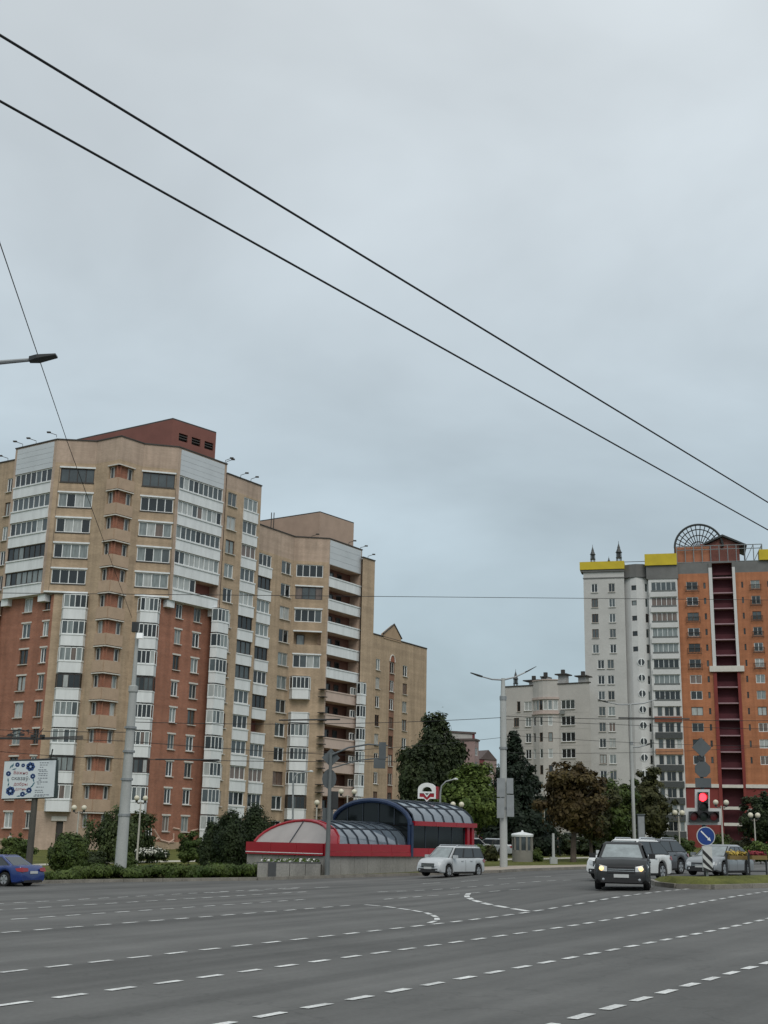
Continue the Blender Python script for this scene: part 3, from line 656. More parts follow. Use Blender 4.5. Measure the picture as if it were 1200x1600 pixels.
for k in K2:
    za, zb = zc2(k) - .55, zc2(k) + .95
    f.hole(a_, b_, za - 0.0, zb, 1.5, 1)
    w_ = (b_ - a_)
    for u in (.28, .55): f.window(a_ + w_ * u, a_ + w_ * u + .95, za - .25 + .2, zb - .35, 1, -1.46, DFRAME, 1.0)
    f.box('balcony', a_ - .12, b_ + .12, zb - 2.8 + .04, za + .02, -.08, .12, CONC_W if k >= 8 else M('pinkish balcony render', (0.50, 0.39, 0.33), 0.85, 0.08, 1))
    f.box('ledge', a_ - .14, b_ + .14, za - .14, za + .015, .122, .19, CONC_W if k >= 8 else MATS['pinkish balcony render'])
    if k < 8:
        f.box('railing', -0.9, -0.05, za - .05, za + .05, -.3, .5, DARKLINE); f.box('railing', -0.9, -0.05, za - .95, za - .85, -.3, .5, DARKLINE)
        f.window(b_ - 1.2, b_ - .05, za + .05, za + .95, 2, -.15, None, .3)
zt = zc2(12) + .97
for i in range(4): f.box('cladding_sheet', a_ - .1, b_ + .1, zt + .05 + i * (Z2 - .15 - zt) / 4, zt + .03 + (i + 1) * (Z2 - .15 - zt) / 4, -.03, .05 + .004 * (i % 2), WCLAD)
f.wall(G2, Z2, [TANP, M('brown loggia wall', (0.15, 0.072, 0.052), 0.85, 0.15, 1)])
f = Fac(b2, e0, e1, off)
for k in range(1, 8): f.bay(-0.55, 0.75, zc2(k) - 1.5, .55, 2, dark=.4, ch=.1)
f.wall(G2, Zl2, [TAN])
bk = [add2(T0, (-.7, .7), 14), add2(e1, (-.8, .6), 14)]
simple_wall(b2, e1, bk[1], G2, Zl2, TAN, off); simple_wall(b2, bk[1], bk[0], G2, Zl2, TAN, off); simple_wall(b2, bk[0], T0, G2, Zl2, TAN, off)
simple_wall(b2, t_[2], add2(t_[2], (-.8, .6), 10), Zl2, Z2, TANP, off)
poly = [T0] + t_ + [e0, e1] + [bk[1], bk[0]]
mb = MB(); mb.add([(x, y, Zl2 - .05) for x, y in poly], [tuple(range(len(poly)))]); mb.build('roof', ROOFM, b2, off)
mb = MB()
for (A, B), zz in [((T0, t_[0]), Z2), ((t_[0], t_[1]), Z2), ((t_[1], t_[2]), Z2), ((e0, e1), Zl2)]:
    g = Fac(b2, A, B, off); P = [g.P(a, z, o) for a in (-.03, g.L + .03) for o in (-.3, .1) for z in (zz + .002, zz + .12)]
    mb.add(P, [(0, 1, 3, 2), (4, 6, 7, 5), (0, 4, 5, 1), (2, 3, 7, 6), (0, 2, 6, 4), (1, 5, 7, 3)])
mb.build('coping', DARKLINE, b2, off)
ZP = Z2 + 4.0; q = [atZ(405, 815, ZP), atZ(500, 800.5, ZP), atZ(553, 818, ZP)]; q += [add2(q[2], (-.75, .66), 10), add2(q[0], (.3, .95), 6)]
for A, B in zip(q, q[1:] + q[:1]): simple_wall(b2, A, B, Zl2, ZP, M('pinkish render', (0.39, 0.285, 0.22), 0.85, 0.1, .7), off)
mb = MB(); mb.prism(q, ZP + .003, ZP + .14); mb.build('rooftop_box_roof', DARKLINE, b2, off)
for x, y in ((487, 842), (545, 852), (563, 860), (575, 873)): a = atZ(x, y, Z2 - .3); floodlight(b2, off, (a[0], a[1], Z2 - .2), 1)
for px_ in (421, 425): a = atZ(px_, 822, Z2); mb = MB(); mb.tube([(a[0], a[1] + 2, Z2 - 1), (a[0], a[1] + 2, Z2 + 2.2)], .06, 6); mb.build('aerial', DARKLINE, b2, off)

# ================================================================== BLOCK 3 with gabled parapet
Z3 = atY(590, 991, 186.0)[2]; A = atZ(578, 989, Z3); B = atZ(667, 1014, Z3); C3 = None
zc3 = lambda k: 27.7 - 2.8 * (10 - k)
G3 = 0.4; off = (A[0], A[1], G3)
b3 = thing('apartment_block', 'tan brick gable end with a narrow red window strip, half behind the birch', 'building', off)
f = Fac(b3, A, B, off)
win_col(f, 587.5, 594, 1037, range(1, 11), zc3, .85, 2, .6)
win_col(f, 629.5, 636.5, 1047, range(1, 11), zc3, .85, 2, .6)
a_, b_ = f.span(608.5, 616.5, 1042)
for k in range(1, 11):
    f.hole(a_ + .15, b_ - .15, zc3(k) - .85, zc3(k) + .85, .2); f.window(a_ + .15, b_ - .15, zc3(k) - .85, zc3(k) + .85, 2, -.12, None, .6, sill=True)
f.wall(G3, Z3, [TAN, brick('faded red brick', (.25, .125, .085), (.21, .1, .07), (.26, .17, .12))], Zone([a_, b_], [G3 + 1, zc3(10) + .9], lambda s_, z: 1 if a_ < s_ < b_ and G3 + 1 < z < zc3(10) + .9 else 0))
ac = (a_ + b_) / 2
mb = MB(); n = 10; rr = (b_ - a_) / 2
arc = [(ac + rr * math.cos(math.pi * i / n), zc3(10) + .92 + rr * 1.4 * math.sin(math.pi * i / n)) for i in range(n + 1)]
mb.add([f.P(s_, z, .06) for s_, z in arc], [tuple(range(n + 1))]); mb.build('arch_panel', M('red render', (0.25, 0.09, 0.055), .85, .1, 1), b3, off, fix=False)
mb = MB(); mb.tube([f.P(s_, z, .08) for s_, z in arc], .1, 5); mb.build('arch_moulding', SILL, b3, off)
g0, g1, gm = f.at(599, 990), f.at(626, 996), f.at(615, 985)
mb = MB(); z0_ = Z3 - .2; P = [(g0, z0_), (g1, z0_), (g1, Z3 + .5), (gm, Z3 + 2.3), (g0, Z3 + .5)]
mb.add([f.P(s_, z, .09) for s_, z in P] + [f.P(s_, z, -.4) for s_, z in P], [(0, 1, 2, 3, 4), (9, 8, 7, 6, 5)] + [(i, 5 + i, 5 + (i + 1) % 5, (i + 1) % 5) for i in range(5)])
mb.build('gable', M('tan render', (0.37, 0.265, 0.175), .85, .1, 1), b3, off)
mb = MB(); mb.tube([f.P(g0 - .2, Z3 + .45, .1), f.P(gm, Z3 + 2.4, .1), f.P(g1 + .2, Z3 + .45, .1)], .14, 5); mb.tube([f.P(0, Z3 + .05, 0), f.P(f.L, Z3 + .05, 0)], .12, 5); mb.build('coping', DARKLINE, b3, off)
Bs = f.P(f.L + 0.9, 0, -1.0)[:2]; sh = Fac(b3, f.P(f.L, 0, -1.0)[:2], Bs, off); sh.wall(G3, Z3 - 2.2, [TAN])
simple_wall(b3, B, f.P(f.L, 0, -1.0)[:2], G3, Z3, TAN, off)
bk = [f.P(0, 0, -30)[:2], f.P(f.L + .9, 0, -30)[:2]]
simple_wall(b3, Bs, bk[1], G3, Z3 - 2.2, TAN, off); simple_wall(b3, bk[1], bk[0], G3, Z3 - 2.2, TAN, off); simple_wall(b3, bk[0], A, G3, Z3 - .3, TAN, off)
mb = MB(); pl = [A, B, f.P(f.L, 0, -1.0)[:2], Bs] + bk[::-1]; mb.add([(x, y, Z3 - 2.25) for x, y in pl], [tuple(range(6))]); mb.build('roof', ROOFM, b3, off)
# ================================================================== PALE BLOCK (centre right)
CREAM = M('cream panel wall', (0.45, 0.43, 0.40), 0.85, 0.09, 0.35, fine=0.05)
CREAMD = M('grey cream panel wall', (0.40, 0.39, 0.37), 0.85, 0.09, 0.35, fine=0.05)
PINKW = M('pinkish cream render', (0.45, 0.37, 0.33), 0.85, 0.1, 2)
ZW = atY(860, 1069, 218.0)[2]; zcw = lambda k: 25.6 - 2.8 * (9 - k)
Aw = atZ(789, 1074, ZW); Bw = atZ(921, 1067, ZW); GW = 0.4; off = (Aw[0], Aw[1], GW)
bw = thing('apartment_block', 'pale nine storey block with rounded bay beside the white tower', 'building', off)
f = Fac(bw, Aw, Bw, off); KW = range(1, 10)
def bandwall(f, G, Z, mats, zc, ks):
    f.wall(G, Z, mats)
    for k in ks: f.box('panel_joint', 0, f.L, zc(k) - 1.45, zc(k) - 1.38, -.01, .02, mats[0])
win_col(f, 803, 811, 1131, range(1, 9), zcw, .8, 2, .7); win_col(f, 821, 830, 1131, range(1, 9), zcw, .8, 2, .7)
win_col(f, 808, 813, 1106, (9,), zcw, .9, 1, .8); win_col(f, 819, 831, 1106, (9,), zcw, .8, 2, .7)
win_col(f, 877, 898.5, 1126, KW, zcw, .8, 3, .6)
b0, b1_ = f.span(833, 873, 1130)
bandwall(f, GW, ZW, [CREAM], zcw, KW)
# rounded bay
nb = 6; cuts = [(b0 + (b1_ - b0) * i / nb, 1.1 * math.sin(math.pi * i / nb)) for i in range(nb + 1)]
for i in range(nb):
    g = Fac(bw, f.P(cuts[i][0], 0, cuts[i][1])[:2], f.P(cuts[i + 1][0], 0, cuts[i + 1][1])[:2], off)
    for k in KW:
        if i in (0, 2, 4) or (k == 9 and i < 6): g.hole(.08, g.L - .08, zcw(k) - .8 - (.1 if k == 9 else 0), zcw(k) + .8, .2); g.window(.08, g.L - .08, zcw(k) - .8 - (.1 if k == 9 else 0), zcw(k) + .8, 1, -.1, None, .6 if k < 9 else .2)
    g.wall(GW, ZW + .9, [CREAM, PINKW], Zone([], [zcw(9) + 1.0, zcw(9) - 1.6, zcw(9) - .95], lambda s_, z: 1 if zcw(9) - 1.6 < z < zcw(9) - .95 else 0))
    g.box('cornice', -.05, g.L + .05, zcw(9) + .95, zcw(9) + 1.35, -.02, .18, PINKW); g.box('cornice', -.05, g.L + .05, zcw(9) - 1.65, zcw(9) - 1.45, -.02, .22, PINKW)
    g.box('cornice', -.03, g.L + .03, ZW + .75, ZW + .92, -.02, .14, PINKW)
mb = MB(); mb.add([f.P(s_, ZW + .88, o) for s_, o in cuts], [tuple(range(nb + 1))]); mb.build('bay_roof', ROOFM, bw, off)
for s0_ in ('ac_unit',):
    a_ = f.at(876, 1112); f.box('ac_unit', a_, a_ + .8, zcw(9) - 1.7, zcw(9) - 1.1, .02, .4, M('grey metal box', (.2, .21, .2), .6, .1, 2))
bk = [(Aw[0] * 1.06, Aw[1] * 1.06), (Bw[0] * 1.055 - .3, Bw[1] * 1.055)]
simple_wall(bw, Bw, bk[1], GW, ZW, CREAMD, off); simple_wall(bw, bk[1], bk[0], GW, ZW, CREAMD, off); simple_wall(bw, bk[0], Aw, GW, ZW, CREAMD, off)
mb = MB(); mb.add([(*q, ZW - .1) for q in (Aw, Bw, bk[1], bk[0])], [(0, 1, 2, 3)]); mb.build('roof', ROOFM, bw, off)
f.box('coping', -.1, f.L + .1, ZW + .003, ZW + .2, -.4, .12, DARKLINE)
for x0, x1, h_ in ((812, 838, .8), (839, 848, 1.3), (862, 880, 1.6), (893, 912, 1.1)):
    a0, a1 = f.span(x0, x1, 1066); m0 = (a0 + a1) / 2
    f.box('roof_hatch', m0 - .7, m0 + .7, ZW + .2, ZW + h_ + .3, -3.2, -1.8, CREAMD); f.box('hatch_cap', a0, a1, ZW + h_ + .3, ZW + h_ + .5, -3.8, -1.2, DARKLINE); f.box('vent_pipe', m0 - .3, m0 + .3, ZW + h_ + .5, ZW + h_ + 1.3, -2.6, -2.1, DARKLINE)
LANT = M('dark lantern metal', (0.035, 0.04, 0.04), .5, .1, 2)
def lantern(root, off, c, s_=1.0):
    x, y, z = c; s_ *= .74; mb = MB()
    for i in range(6):
        a = i * math.pi / 3; mb.tube([(x + .55 * s_ * math.cos(a), y + .55 * s_ * math.sin(a), z), (x + .5 * s_ * math.cos(a), y + .5 * s_ * math.sin(a), z + 2.2 * s_)], .07 * s_, 5)
    mb.lathe([(.68 * s_, 0), (.68 * s_, .15 * s_)], 6, c=(x, y, z + .95 * s_)); mb.lathe([(.72 * s_, 0), (.72 * s_, .12 * s_)], 6, c=(x, y, z + 2.15 * s_))
    mb.lathe([(.62 * s_, 0), (.3 * s_, .9 * s_), (.34 * s_, .95 * s_), (.06 * s_, 1.9 * s_), (.03 * s_, 2.5 * s_)], 6, c=(x, y, z + 2.28 * s_)); mb.lathe([(.4 * s_, 0), (.4 * s_, .9 * s_)], 6, c=(x, y, z + 1.2 * s_))
    mb.build('roof_lantern', LANT, root, off)
a_ = f.at(801, 1072); q = f.P(a_, ZW, -1.2); lantern(bw, off, q, .95)

# ================================================================== WHITE AND ORANGE TOWER (right)
WHT = M('white panel wall', (0.47, 0.465, 0.445), .85, .08, .3, fine=.05)
WHT2 = M('whiter panel wall', (0.56, 0.56, 0.55), .85, .06, .3, fine=.05)
ORG = brick('orange brick', (0.42, 0.16, 0.075), (0.36, 0.135, 0.064), (0.38, 0.19, 0.11), .1)
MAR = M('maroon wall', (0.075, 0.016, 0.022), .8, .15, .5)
DRED = M('dark red wall', (0.19, 0.035, 0.03), .8, .12, .5)
GRY = M('grey roof band', (0.15, 0.15, 0.145), .8, .15, .5)
YEL = M('yellow roof band', (0.52, 0.40, 0.02), .6, .12, .6)
TERR = M('terracotta wall', (0.36, 0.15, 0.085), .85, .12, .6)
zr = lambda j: 47.5 - 2.8 * j
Ar = atY(913.5, 1000, 223.4)[:2]; Br = atY(1280, 1000, 213.8)[:2]; GR = 0.5; off = (Ar[0], Ar[1], GR)
bt = thing('apartment_tower', 'white and orange high rise with wire half dome and yellow roof band', 'building', off)
base = Fac(bt, Ar, Br, off)
def seg(x0, x1, o=0.0, y=1000):
    a0, a1 = base.span(x0, x1, y); return Fac(bt, base.P(a0, 0, o)[:2], base.P(a1, 0, o)[:2], off)
JR = range(0, 16)
zrow = lambda j: zr(j)
# U0 two window columns
f = seg(913.5, 978); top0 = atY(940, 891, 222.8)[2]
win_col(f, 925, 935, 967, range(0, 5), zr, .8, 2, .75); win_col(f, 952, 962, 965, range(0, 5), zr, .8, 2, .75)
win_col(f, 934.5, 945, 1063, range(5, 16), zr, .8, 2, .7); win_col(f, 949.5, 960, 1063, range(5, 16), zr, .8, 2, .7)
f.wall(GR, top0, [WHT])
f.box('roof_band', -.6, f.L + .1, top0 + .05, top0 + 1.5, -3, .5, YEL); f.box('cornice', -.4, f.L + .05, top0 - .35, top0 + .045, -2, .3, GRY); f.box('cornice', -.1, f.L, zr(0) + 1.75, zr(0) + 1.95, -.02, .1, GRY)
for x, s_ in ((926, 1.0), (967, 1.15)): a_ = base.at(x, 880); lantern(bt, off, base.P(a_, top0 + 1.5, -.8), s_)
a_ = base.at(950, 880); lantern(bt, off, base.P(a_, top0 + 1.5, -3.0), .5)
# U1 gently curved stair wall with portholes
top1 = atY(995, 903, 222)[2]; nseg = 4; a0, a1 = base.span(978, 1016, 1000)
RING = MB(); RING.lathe([(.6, -.06), (.6, .06), (.68, .06), (.68, -.06), (.6, -.06)], 18, axis='Y', caps=False); RM = RING.mesh('porthole', FRAME)
HALF = MB(); HALF.add([(.6 * math.cos(a), 0, .6 * math.sin(a)) for a in np.linspace(0, 2 * math.pi, 19)[:-1]], [tuple(range(18))]); HM = HALF.mesh('pane', GLASS[0])
for i in range(nseg):
    u0, u1 = i / nseg, (i + 1) / nseg; bul = lambda u: -.9 + .9 * math.sin(math.pi * u)
    g = Fac(bt, base.P(a0 + (a1 - a0) * u0, 0, bul(u0))[:2], base.P(a0 + (a1 - a0) * u1, 0, bul(u1))[:2], off)
    if i == 1:
        for j in range(0, 5): g.hole(g.L * .55 - .45, g.L * .55 + .45, zr(j) - .55, zr(j) + .35, .2); g.window(g.L * .55 - .45, g.L * .55 + .45, zr(j) - .55, zr(j) + .35, 1, -.12, DFRAME, .9)
    if i == 2:
        for j in range(5, 16):
            o = link('porthole', RM, bt); P_ = g.P(.45, zr(j) + .3, .03); o.matrix_basis = Matrix.Translation([P_[k] - off[k] for k in range(3)]) @ Matrix.Rotation(g.yaw, 4, 'Z')
            pn = link('pane', HM, o); pn.location = (0, .01, 0); mb = MB(); mb.box(-.08, .08, -.06, .03, -.6, .6); bar = mb.build('mullion', FRAME, o)
    if i == 3:
        for j in JR: g.hole(.45, 1.05, zr(j) - .85, zr(j) + .75, .2); g.window(.45, 1.05, zr(j) - .85, zr(j) + .75, 1, -.12, None, .8)
    g.wall(GR, top1, [WHT2]); g.box('roof_band', -.02, g.L + .02, top1 + .003, top1 + 2.4, -1.5, .12, GRY)
base.box('roof_rail', a0, a1, top1 + 2.9, top1 + 3.0, -.5, -.4, DARKLINE)
# U2 glazed loggias
f = seg(1016, 1062, .35); a_, b_ = .45, f.L - .25
for j in JR:
    if j < 8:
        f.hole(a_, b_, zr(j) - 1.05, zr(j) + .75, .25); f.window(a_, b_, zr(j) - 1.05, zr(j) + .75, 5, -.1, FRAME, .6); f.box('balcony', a_ - .2, b_ + .12, zr(j) - 2.0, zr(j) - 1.1, -.05, .25, WHT2)
        f.box('railing', a_, b_, zr(j) - 1.05, zr(j) - .75, .0, .1, M('grey green railing', (.12, .13, .125), .6, .3, 5))
    else:
        for (u0, u1, n_) in ((.08, .28, 1), (.36, .72, 2), (.8, .97, 1)):
            x0_, x1_ = a_ + (b_ - a_) * u0, a_ + (b_ - a_) * u1; f.hole(x0_, x1_, zr(j) - .95, zr(j) + .75, .2); f.window(x0_, x1_, zr(j) - .95, zr(j) + .75, n_, -.12, FRAME2, .75)
        if j in (8, 10): f.box('balcony', a_ - .15, b_ + .12, zr(j) - 1.95, zr(j) - 1.0, -.05, .3, ORG if j == 10 else M('dull red panel', (.25, .085, .05), .8, .1, 1))
        else: f.box('balcony', a_ - .1, b_ + .1, zr(j) - 2.0, zr(j) - .95, .02, .3, M('dark railing panel', (.06, .065, .065), .6, .25, 6))
f.wall(GR, zr(0) + 1.3, [WHT2])
f.box('roof_band', -.3, f.L + .2, zr(0) + 1.3, zr(0) + 3.8, -2, .12, GRY); f.box('roof_band', -.5, f.L + .05, zr(0) + 3.8, zr(0) + 5.9, -3, .45, YEL)
for e_ in (0, f.L): pass
simple_wall(bt, base.P(base.at(1016, 1000), 0, -.9)[:2], f.A, GR, zr(0) + 1.3, WHT2, off)
# orange part
ZG = zr(0) + 2.2; ZT = zr(0) + 4.2
zwb = atY(1083, 1228, 219)[2]
def railing(f, a, b, z0, z1, o=.4, n=9):
    mb = MB()
    for z in (z0, z1): mb.tube([f.P(a, z, 0), f.P(a, z, o), f.P(b, z, o), f.P(b, z, 0)], .05, 4)
    for i in range(n + 1): s_ = a + (b - a) * i / n; mb.tube([f.P(s_, z0, o), f.P(s_, z1, o)], .035, 4)
    mb.build('railing', DARKLINE, f.root, f.off)
def orange(x0, x1, wins, slots, flip=False):
    f = seg(x0, x1)
    for (c0, c1, yy) in wins:
        a_, b_ = f.span(c0, c1, yy)
        for j in range(0, 12):
            hh = .8; f.hole(a_, b_, zr(j) - hh, zr(j) + hh - .1, .2)
            f.window(a_, b_, zr(j) - hh, zr(j) + hh - .1, 2, -.12, None, .7 if j < 6 else .3)
            if j < 6: railing(f, a_ - .2, b_ + .2, zr(j) - 1.1, zr(j) - .15)
    for (c0, c1, yy) in slots:
        a_, b_ = f.span(c0, c1, yy)
        for j in range(0, 12): f.hole(a_, b_, zr(j) - .6, zr(j) + .5, .2); f.window(a_, b_, zr(j) - .6, zr(j) + .5, 1, -.12, DFRAME, 1)
    for (c0, c1, yy) in wins:
        a_, b_ = f.span(c0, c1, yy); 
        for zz in (zwb - 2.4, zwb - 5.2): f.hole(a_, b_, zz - .8, zz + .8, .2); f.window(a_, b_, zz - .8, zz + .8, 2, -.12, None, .4)
    f.wall(GR, ZT, [GRY, ORG, DRED], Zone([], [ZG, zwb], lambda s_, z: 0 if z > ZG else (1 if z > zwb else 2)))
    f.box('string_course', -.05, f.L + .05, zwb - .25, zwb + .35, -.02, .25, SILL); f.box('string_course', -.05, f.L + .05, zwb - 4.1, zwb - 3.7, -.02, .22, SILL)
    return f
fo = orange(1062, 1112, [(1074, 1092, 960)], [(1101, 1104.5, 960)])
fo2 = orange(1154, 1280, [(1177, 1191, 985), (1215, 1230, 985), (1248, 1262, 985)], [(1162, 1165, 985), (1203, 1206, 985)])
# recessed maroon stair bay
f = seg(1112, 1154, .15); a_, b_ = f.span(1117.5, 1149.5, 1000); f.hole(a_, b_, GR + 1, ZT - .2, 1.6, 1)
zmid = atY(1133, 1047, 219)[2]
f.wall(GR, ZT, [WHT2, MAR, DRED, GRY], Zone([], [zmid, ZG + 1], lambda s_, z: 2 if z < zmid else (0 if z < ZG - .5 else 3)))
for j in range(-1, 13): f.box('landing_slab', a_ + .01, b_ - .01, zr(j) - 1.55, zr(j) - 1.35, -1.59, -.15, M('pale mauve slab', (.33, .22, .24), .8, .1, 1)); f.box('parapet', a_ + .01, b_ - .01, zr(j) - 1.35, zr(j) - .35, -1.2, -1.1, MAR)
f.box('string_course', a_ - 1.2, b_ + 1.2, zmid - .5, zmid + .5, .01, .3, SILL)
for zz in (zwb - .25, zwb - 3.9, zwb - 6.6): f.box('string_course', a_ + .01, b_ - .01, zz, zz + .5, -.6, .2, SILL)
bk = [base.P(0, 0, -16)[:2], base.P(base.L, 0, -16)[:2]]
simple_wall(bt, bk[0], Ar, GR, top0, WHT, off); simple_wall(bt, bk[1], bk[0], GR, ZT, WHT, off); simple_wall(bt, Br, bk[1], GR, ZT, ORG, off)
mb = MB(); mb.add([(*q, top1 - .1) for q in (Ar, Br, bk[1], bk[0])], [(0, 1, 2, 3)]); mb.build('roof', ROOFM, bt, off)
a_, b_ = base.span(1200, 1280, 1000); base.box('roof_band', a_ - .7, b_, ZT + .1, ZT + 2.0, -3, .45, YEL)
# rooftop pavilion: terracotta walls, wire half dome, gabled roof, open steel frame
c0, c1 = base.span(1057, 1093, 900); zA, zB_ = ZT - .1, ZT + 3.4
base.box('rooftop_room', base.at(1057, 900), base.at(1110, 900), zA, zB_ - .3, -7, -.6, TERR); base.box('rooftop_room', base.at(1096, 900) + .01, base.at(1158, 900), zA, zB_ + .3, -8, -1.2, PENT)
cd, dm = base.at(1093.5, 890), MB(); R_ = 4.25; zc_ = zB_ - .35
def sph(th, ph): return base.P(cd + R_ * math.cos(th) * math.cos(ph), zc_ + R_ * math.sin(th), -1.0 + 2.6 * math.cos(th) * math.sin(ph) * -1 + 0)
front = [base.P(cd + R_ * math.cos(a), zc_ + R_ * math.sin(a), -.9) for a in np.linspace(0, math.pi, 25)]
dm.tube(front, .2, 6)
for rr in (.82, .6, .36): dm.tube([base.P(cd + R_ * rr * math.cos(a), zc_ + R_ * rr * math.sin(a), -.9 - (1 - rr) * 3.2) for a in np.linspace(0, math.pi, 21)], .1, 5)
for a in np.linspace(0, math.pi, 16): dm.tube([base.P(cd + R_ * rr * math.cos(a), zc_ + R_ * rr * math.sin(a), -.9 - (1 - rr) * 3.2) for rr in (1, .82, .6, .36, .1)], .085, 5)
dm.tube([base.P(cd - R_, zc_ - 2.6, -.9), base.P(cd - R_, zc_, -.9)], .16, 6)
dm.build('wire_half_dome', LANT, bt, off)
g0, g1, gm = base.at(1100, 860), base.at(1168, 868), base.at(1129, 840)
mb = MB(); zz = zB_ + .35; P = [(g0, zz), (gm, zz + 1.5), (g1, zz - .5), (g1, zz - .8), (gm, zz + 1.15), (g0, zz - .35)]
mb.add([base.P(s_, z, -.5) for s_, z in P] + [base.P(s_, z, -9) for s_, z in P], [(0, 1, 4, 5), (1, 2, 3, 4), (6, 7, 1, 0), (7, 8, 2, 1), (11, 10, 4, 5), (10, 9, 3, 4)]); mb.build('gable_roof', LANT, bt, off)
mb = MB(); mb.add([base.P(s_, z, -1.25) for s_, z in ((g0 + .5, zz - .3), (gm, zz + 1.1), (g1 - .5, zz - .7))], [(0, 1, 2)]); mb.build('gable_wall', PENT, bt, off, fix=False)
STEEL = M('grey steel frame', (.2, .22, .225), .5, .1, 1, metal=.3)
fm = MB(); s_a, s_b = base.at(1058, 880), base.at(1192, 880); nP = 10
for i in range(nP + 1):
    s_ = s_a + (s_b - s_a) * i / nP; fm.tube([base.P(s_, ZT, -.15), base.P(s_, ZT + 3.1, -.15)], .09, 5)
for zz2 in (ZT + .1, ZT + 2.4, ZT + 3.1): fm.tube([base.P(s_a, zz2, -.15), base.P(s_b, zz2, -.15)], .08, 5)
for i in range(8, nP):
    s_ = s_a + (s_b - s_a) * i / nP; s2 = s_a + (s_b - s_a) * (i + 1) / nP; fm.tube([base.P(s_, ZT, -.15), base.P(s2, ZT + 3.1, -.15)], .06, 5)
for s_ in (s_b, s_a + (s_b - s_a) * .8): fm.tube([base.P(s_, ZT + 3.1, -.15), base.P(s_, ZT + 3.1, -3), base.P(s_, ZT, -3)], .08, 5)
fm.build('steel_frame', STEEL, bt, off)

# ================================================================== two far blocks in the gap
def far_block(xa, xb, ytop, Y, wallm, label, cols, accent=None, gable=False, yb=0):
    A = atY(xa, ytop, Y)[:2]; B = atY(xb, ytop, Y + 3)[:2]; Z = atY(xa, ytop, Y)[2]; off_ = (A[0], A[1], .8)
    r = thing('apartment_block', label, 'building', off_); f = Fac(r, A, B, off_)
    z = Z - 2.2
    for (c0, c1) in cols:
        zz = z
        while zz > 2: a_, b_ = f.span(c0, c1, ytop + 20); f.hole(a_, b_, zz - .8, zz + .8, .2); f.window(a_, b_, zz - .8, zz + .8, 2, -.1, None, .7); zz -= 2.9
    acc = f.span(*accent, ytop + 20) if accent else None
    f.wall(.8, Z, [wallm, M('maroon render', (.17, .045, .05), .8, .1, 1)], Zone(list(acc) if acc else [], [], lambda s_, zz: 1 if acc and acc[0] < s_ < acc[1] else 0))
    bk = [f.P(0, 0, -12)[:2], f.P(f.L, 0, -12)[:2]]
    simple_wall(r, B, bk[1], .8, Z, wallm, off_); simple_wall(r, bk[1], bk[0], .8, Z, wallm, off_); simple_wall(r, bk[0], A, .8, Z, wallm, off_)
    mb = MB()
    if gable: mb.add([f.P(0, Z, .2), f.P(f.L / 2, Z + 2.2, .2), f.P(f.L, Z, .2), f.P(0, Z, -12), f.P(f.L / 2, Z + 2.2, -12), f.P(f.L, Z, -12)], [(0, 1, 2), (3, 5, 4), (0, 3, 4, 1), (1, 4, 5, 2)])
    else: mb.add([f.P(-.2, Z + .01, .2), f.P(f.L + .2, Z + .01, .2), f.P(f.L + .2, Z + .01, -12), f.P(-.2, Z + .01, -12)] + [f.P(-.2, Z + .4, .2), f.P(f.L + .2, Z + .4, .2), f.P(f.L + .2, Z + .4, -12), f.P(-.2, Z + .4, -12)], [(0, 1, 2, 3), (4, 5, 6, 7), (0, 1, 5, 4), (1, 2, 6, 5), (2, 3, 7, 6), (3, 0, 4, 7)])
    mb.build('roof', M('weathered dark roof', (.11, .085, .08), .8, .15, .5), r, off_); return r
far_block(688, 742, 1144, 262, CREAMD, 'grey block with pink panels seen above the trees behind the birch', [(700, 709), (716, 724), (734.5, 740)], accent=(738, 742))
far_block(741.5, 748, 1157, 262, M('pink render', (.33, .23, .22), .8, .1, .6), 'narrow pink and maroon stair tower beside the far grey block', [(742.5, 746.5)])
far_block(749, 776, 1186, 290, M('mauve render', (.30, .22, .2), .8, .1, .6), 'low mauve gabled house far behind the lamp post', [(764, 770)], accent=(749, 757), gable=True)
# ================================================================== METRO ENTRANCE PAVILION
REDP = M('red enamel panel', (0.30, 0.010, 0.02), .3, .06, 1, spec=.5, coat=.2)
BLUEP = M('blue painted steel', (0.014, 0.03, 0.075), .35, .1, 1, spec=.5)
VGL = M('vault glass', (0.10, 0.125, 0.15), .08, .25, .6, spec=.9, ior=1.8)
FGL = M('frosted end glass', (0.30, 0.275, 0.26), .35, .1, .8, spec=.5)
DGL = M('dark shop glass', (0.010, 0.013, 0.014), .05, .2, .8, spec=.4, ior=1.4)
RIBM = M('dark rib steel', (0.02, 0.028, 0.04), .4, .1, 1)
WALLC = M('grey concrete wall', (0.25, 0.24, 0.222), .85, .2, .7, stretch=(1, 1, .25), fine=.12)
C = on_road(511, 1371.5); u = (.60, .80); v = (-.80, .60); WID, LEN, L1_ = 6.3, 15.4, 8.1
z00 = road_z(C[0], C[1]) + .1
off = (C[0], C[1], z00)
pav = thing('metro_entrance', 'red and blue metro entrance pavilion with glazed barrel roofs', 'pavilion', off)
def PV(l, w_, z): return (C[0] + u[0] * l + v[0] * w_, C[1] + u[1] * l + v[1] * w_, z)
def pbox(name, l0, l1, w0, w1, za, zb, mat, parent=None):
    mb = MB(); P = [PV(l, w_, z) for l in (l0, l1) for w_ in (w0, w1) for z in (za, zb)]
    mb.add(P, [(0, 1, 3, 2), (4, 6, 7, 5), (0, 4, 5, 1), (2, 3, 7, 6), (0, 2, 6, 4), (1, 5, 7, 3)]); return mb.build(name, mat, parent or pav, off)
zb0, zb1 = 1.13, 1.82          # red band
nw = 12
for i in range(nw): pbox('wall_panel', LEN * i / nw + .012, LEN * (i + 1) / nw - .012, .05, .25, z00 - .6, zb0 - .01, WALLC)
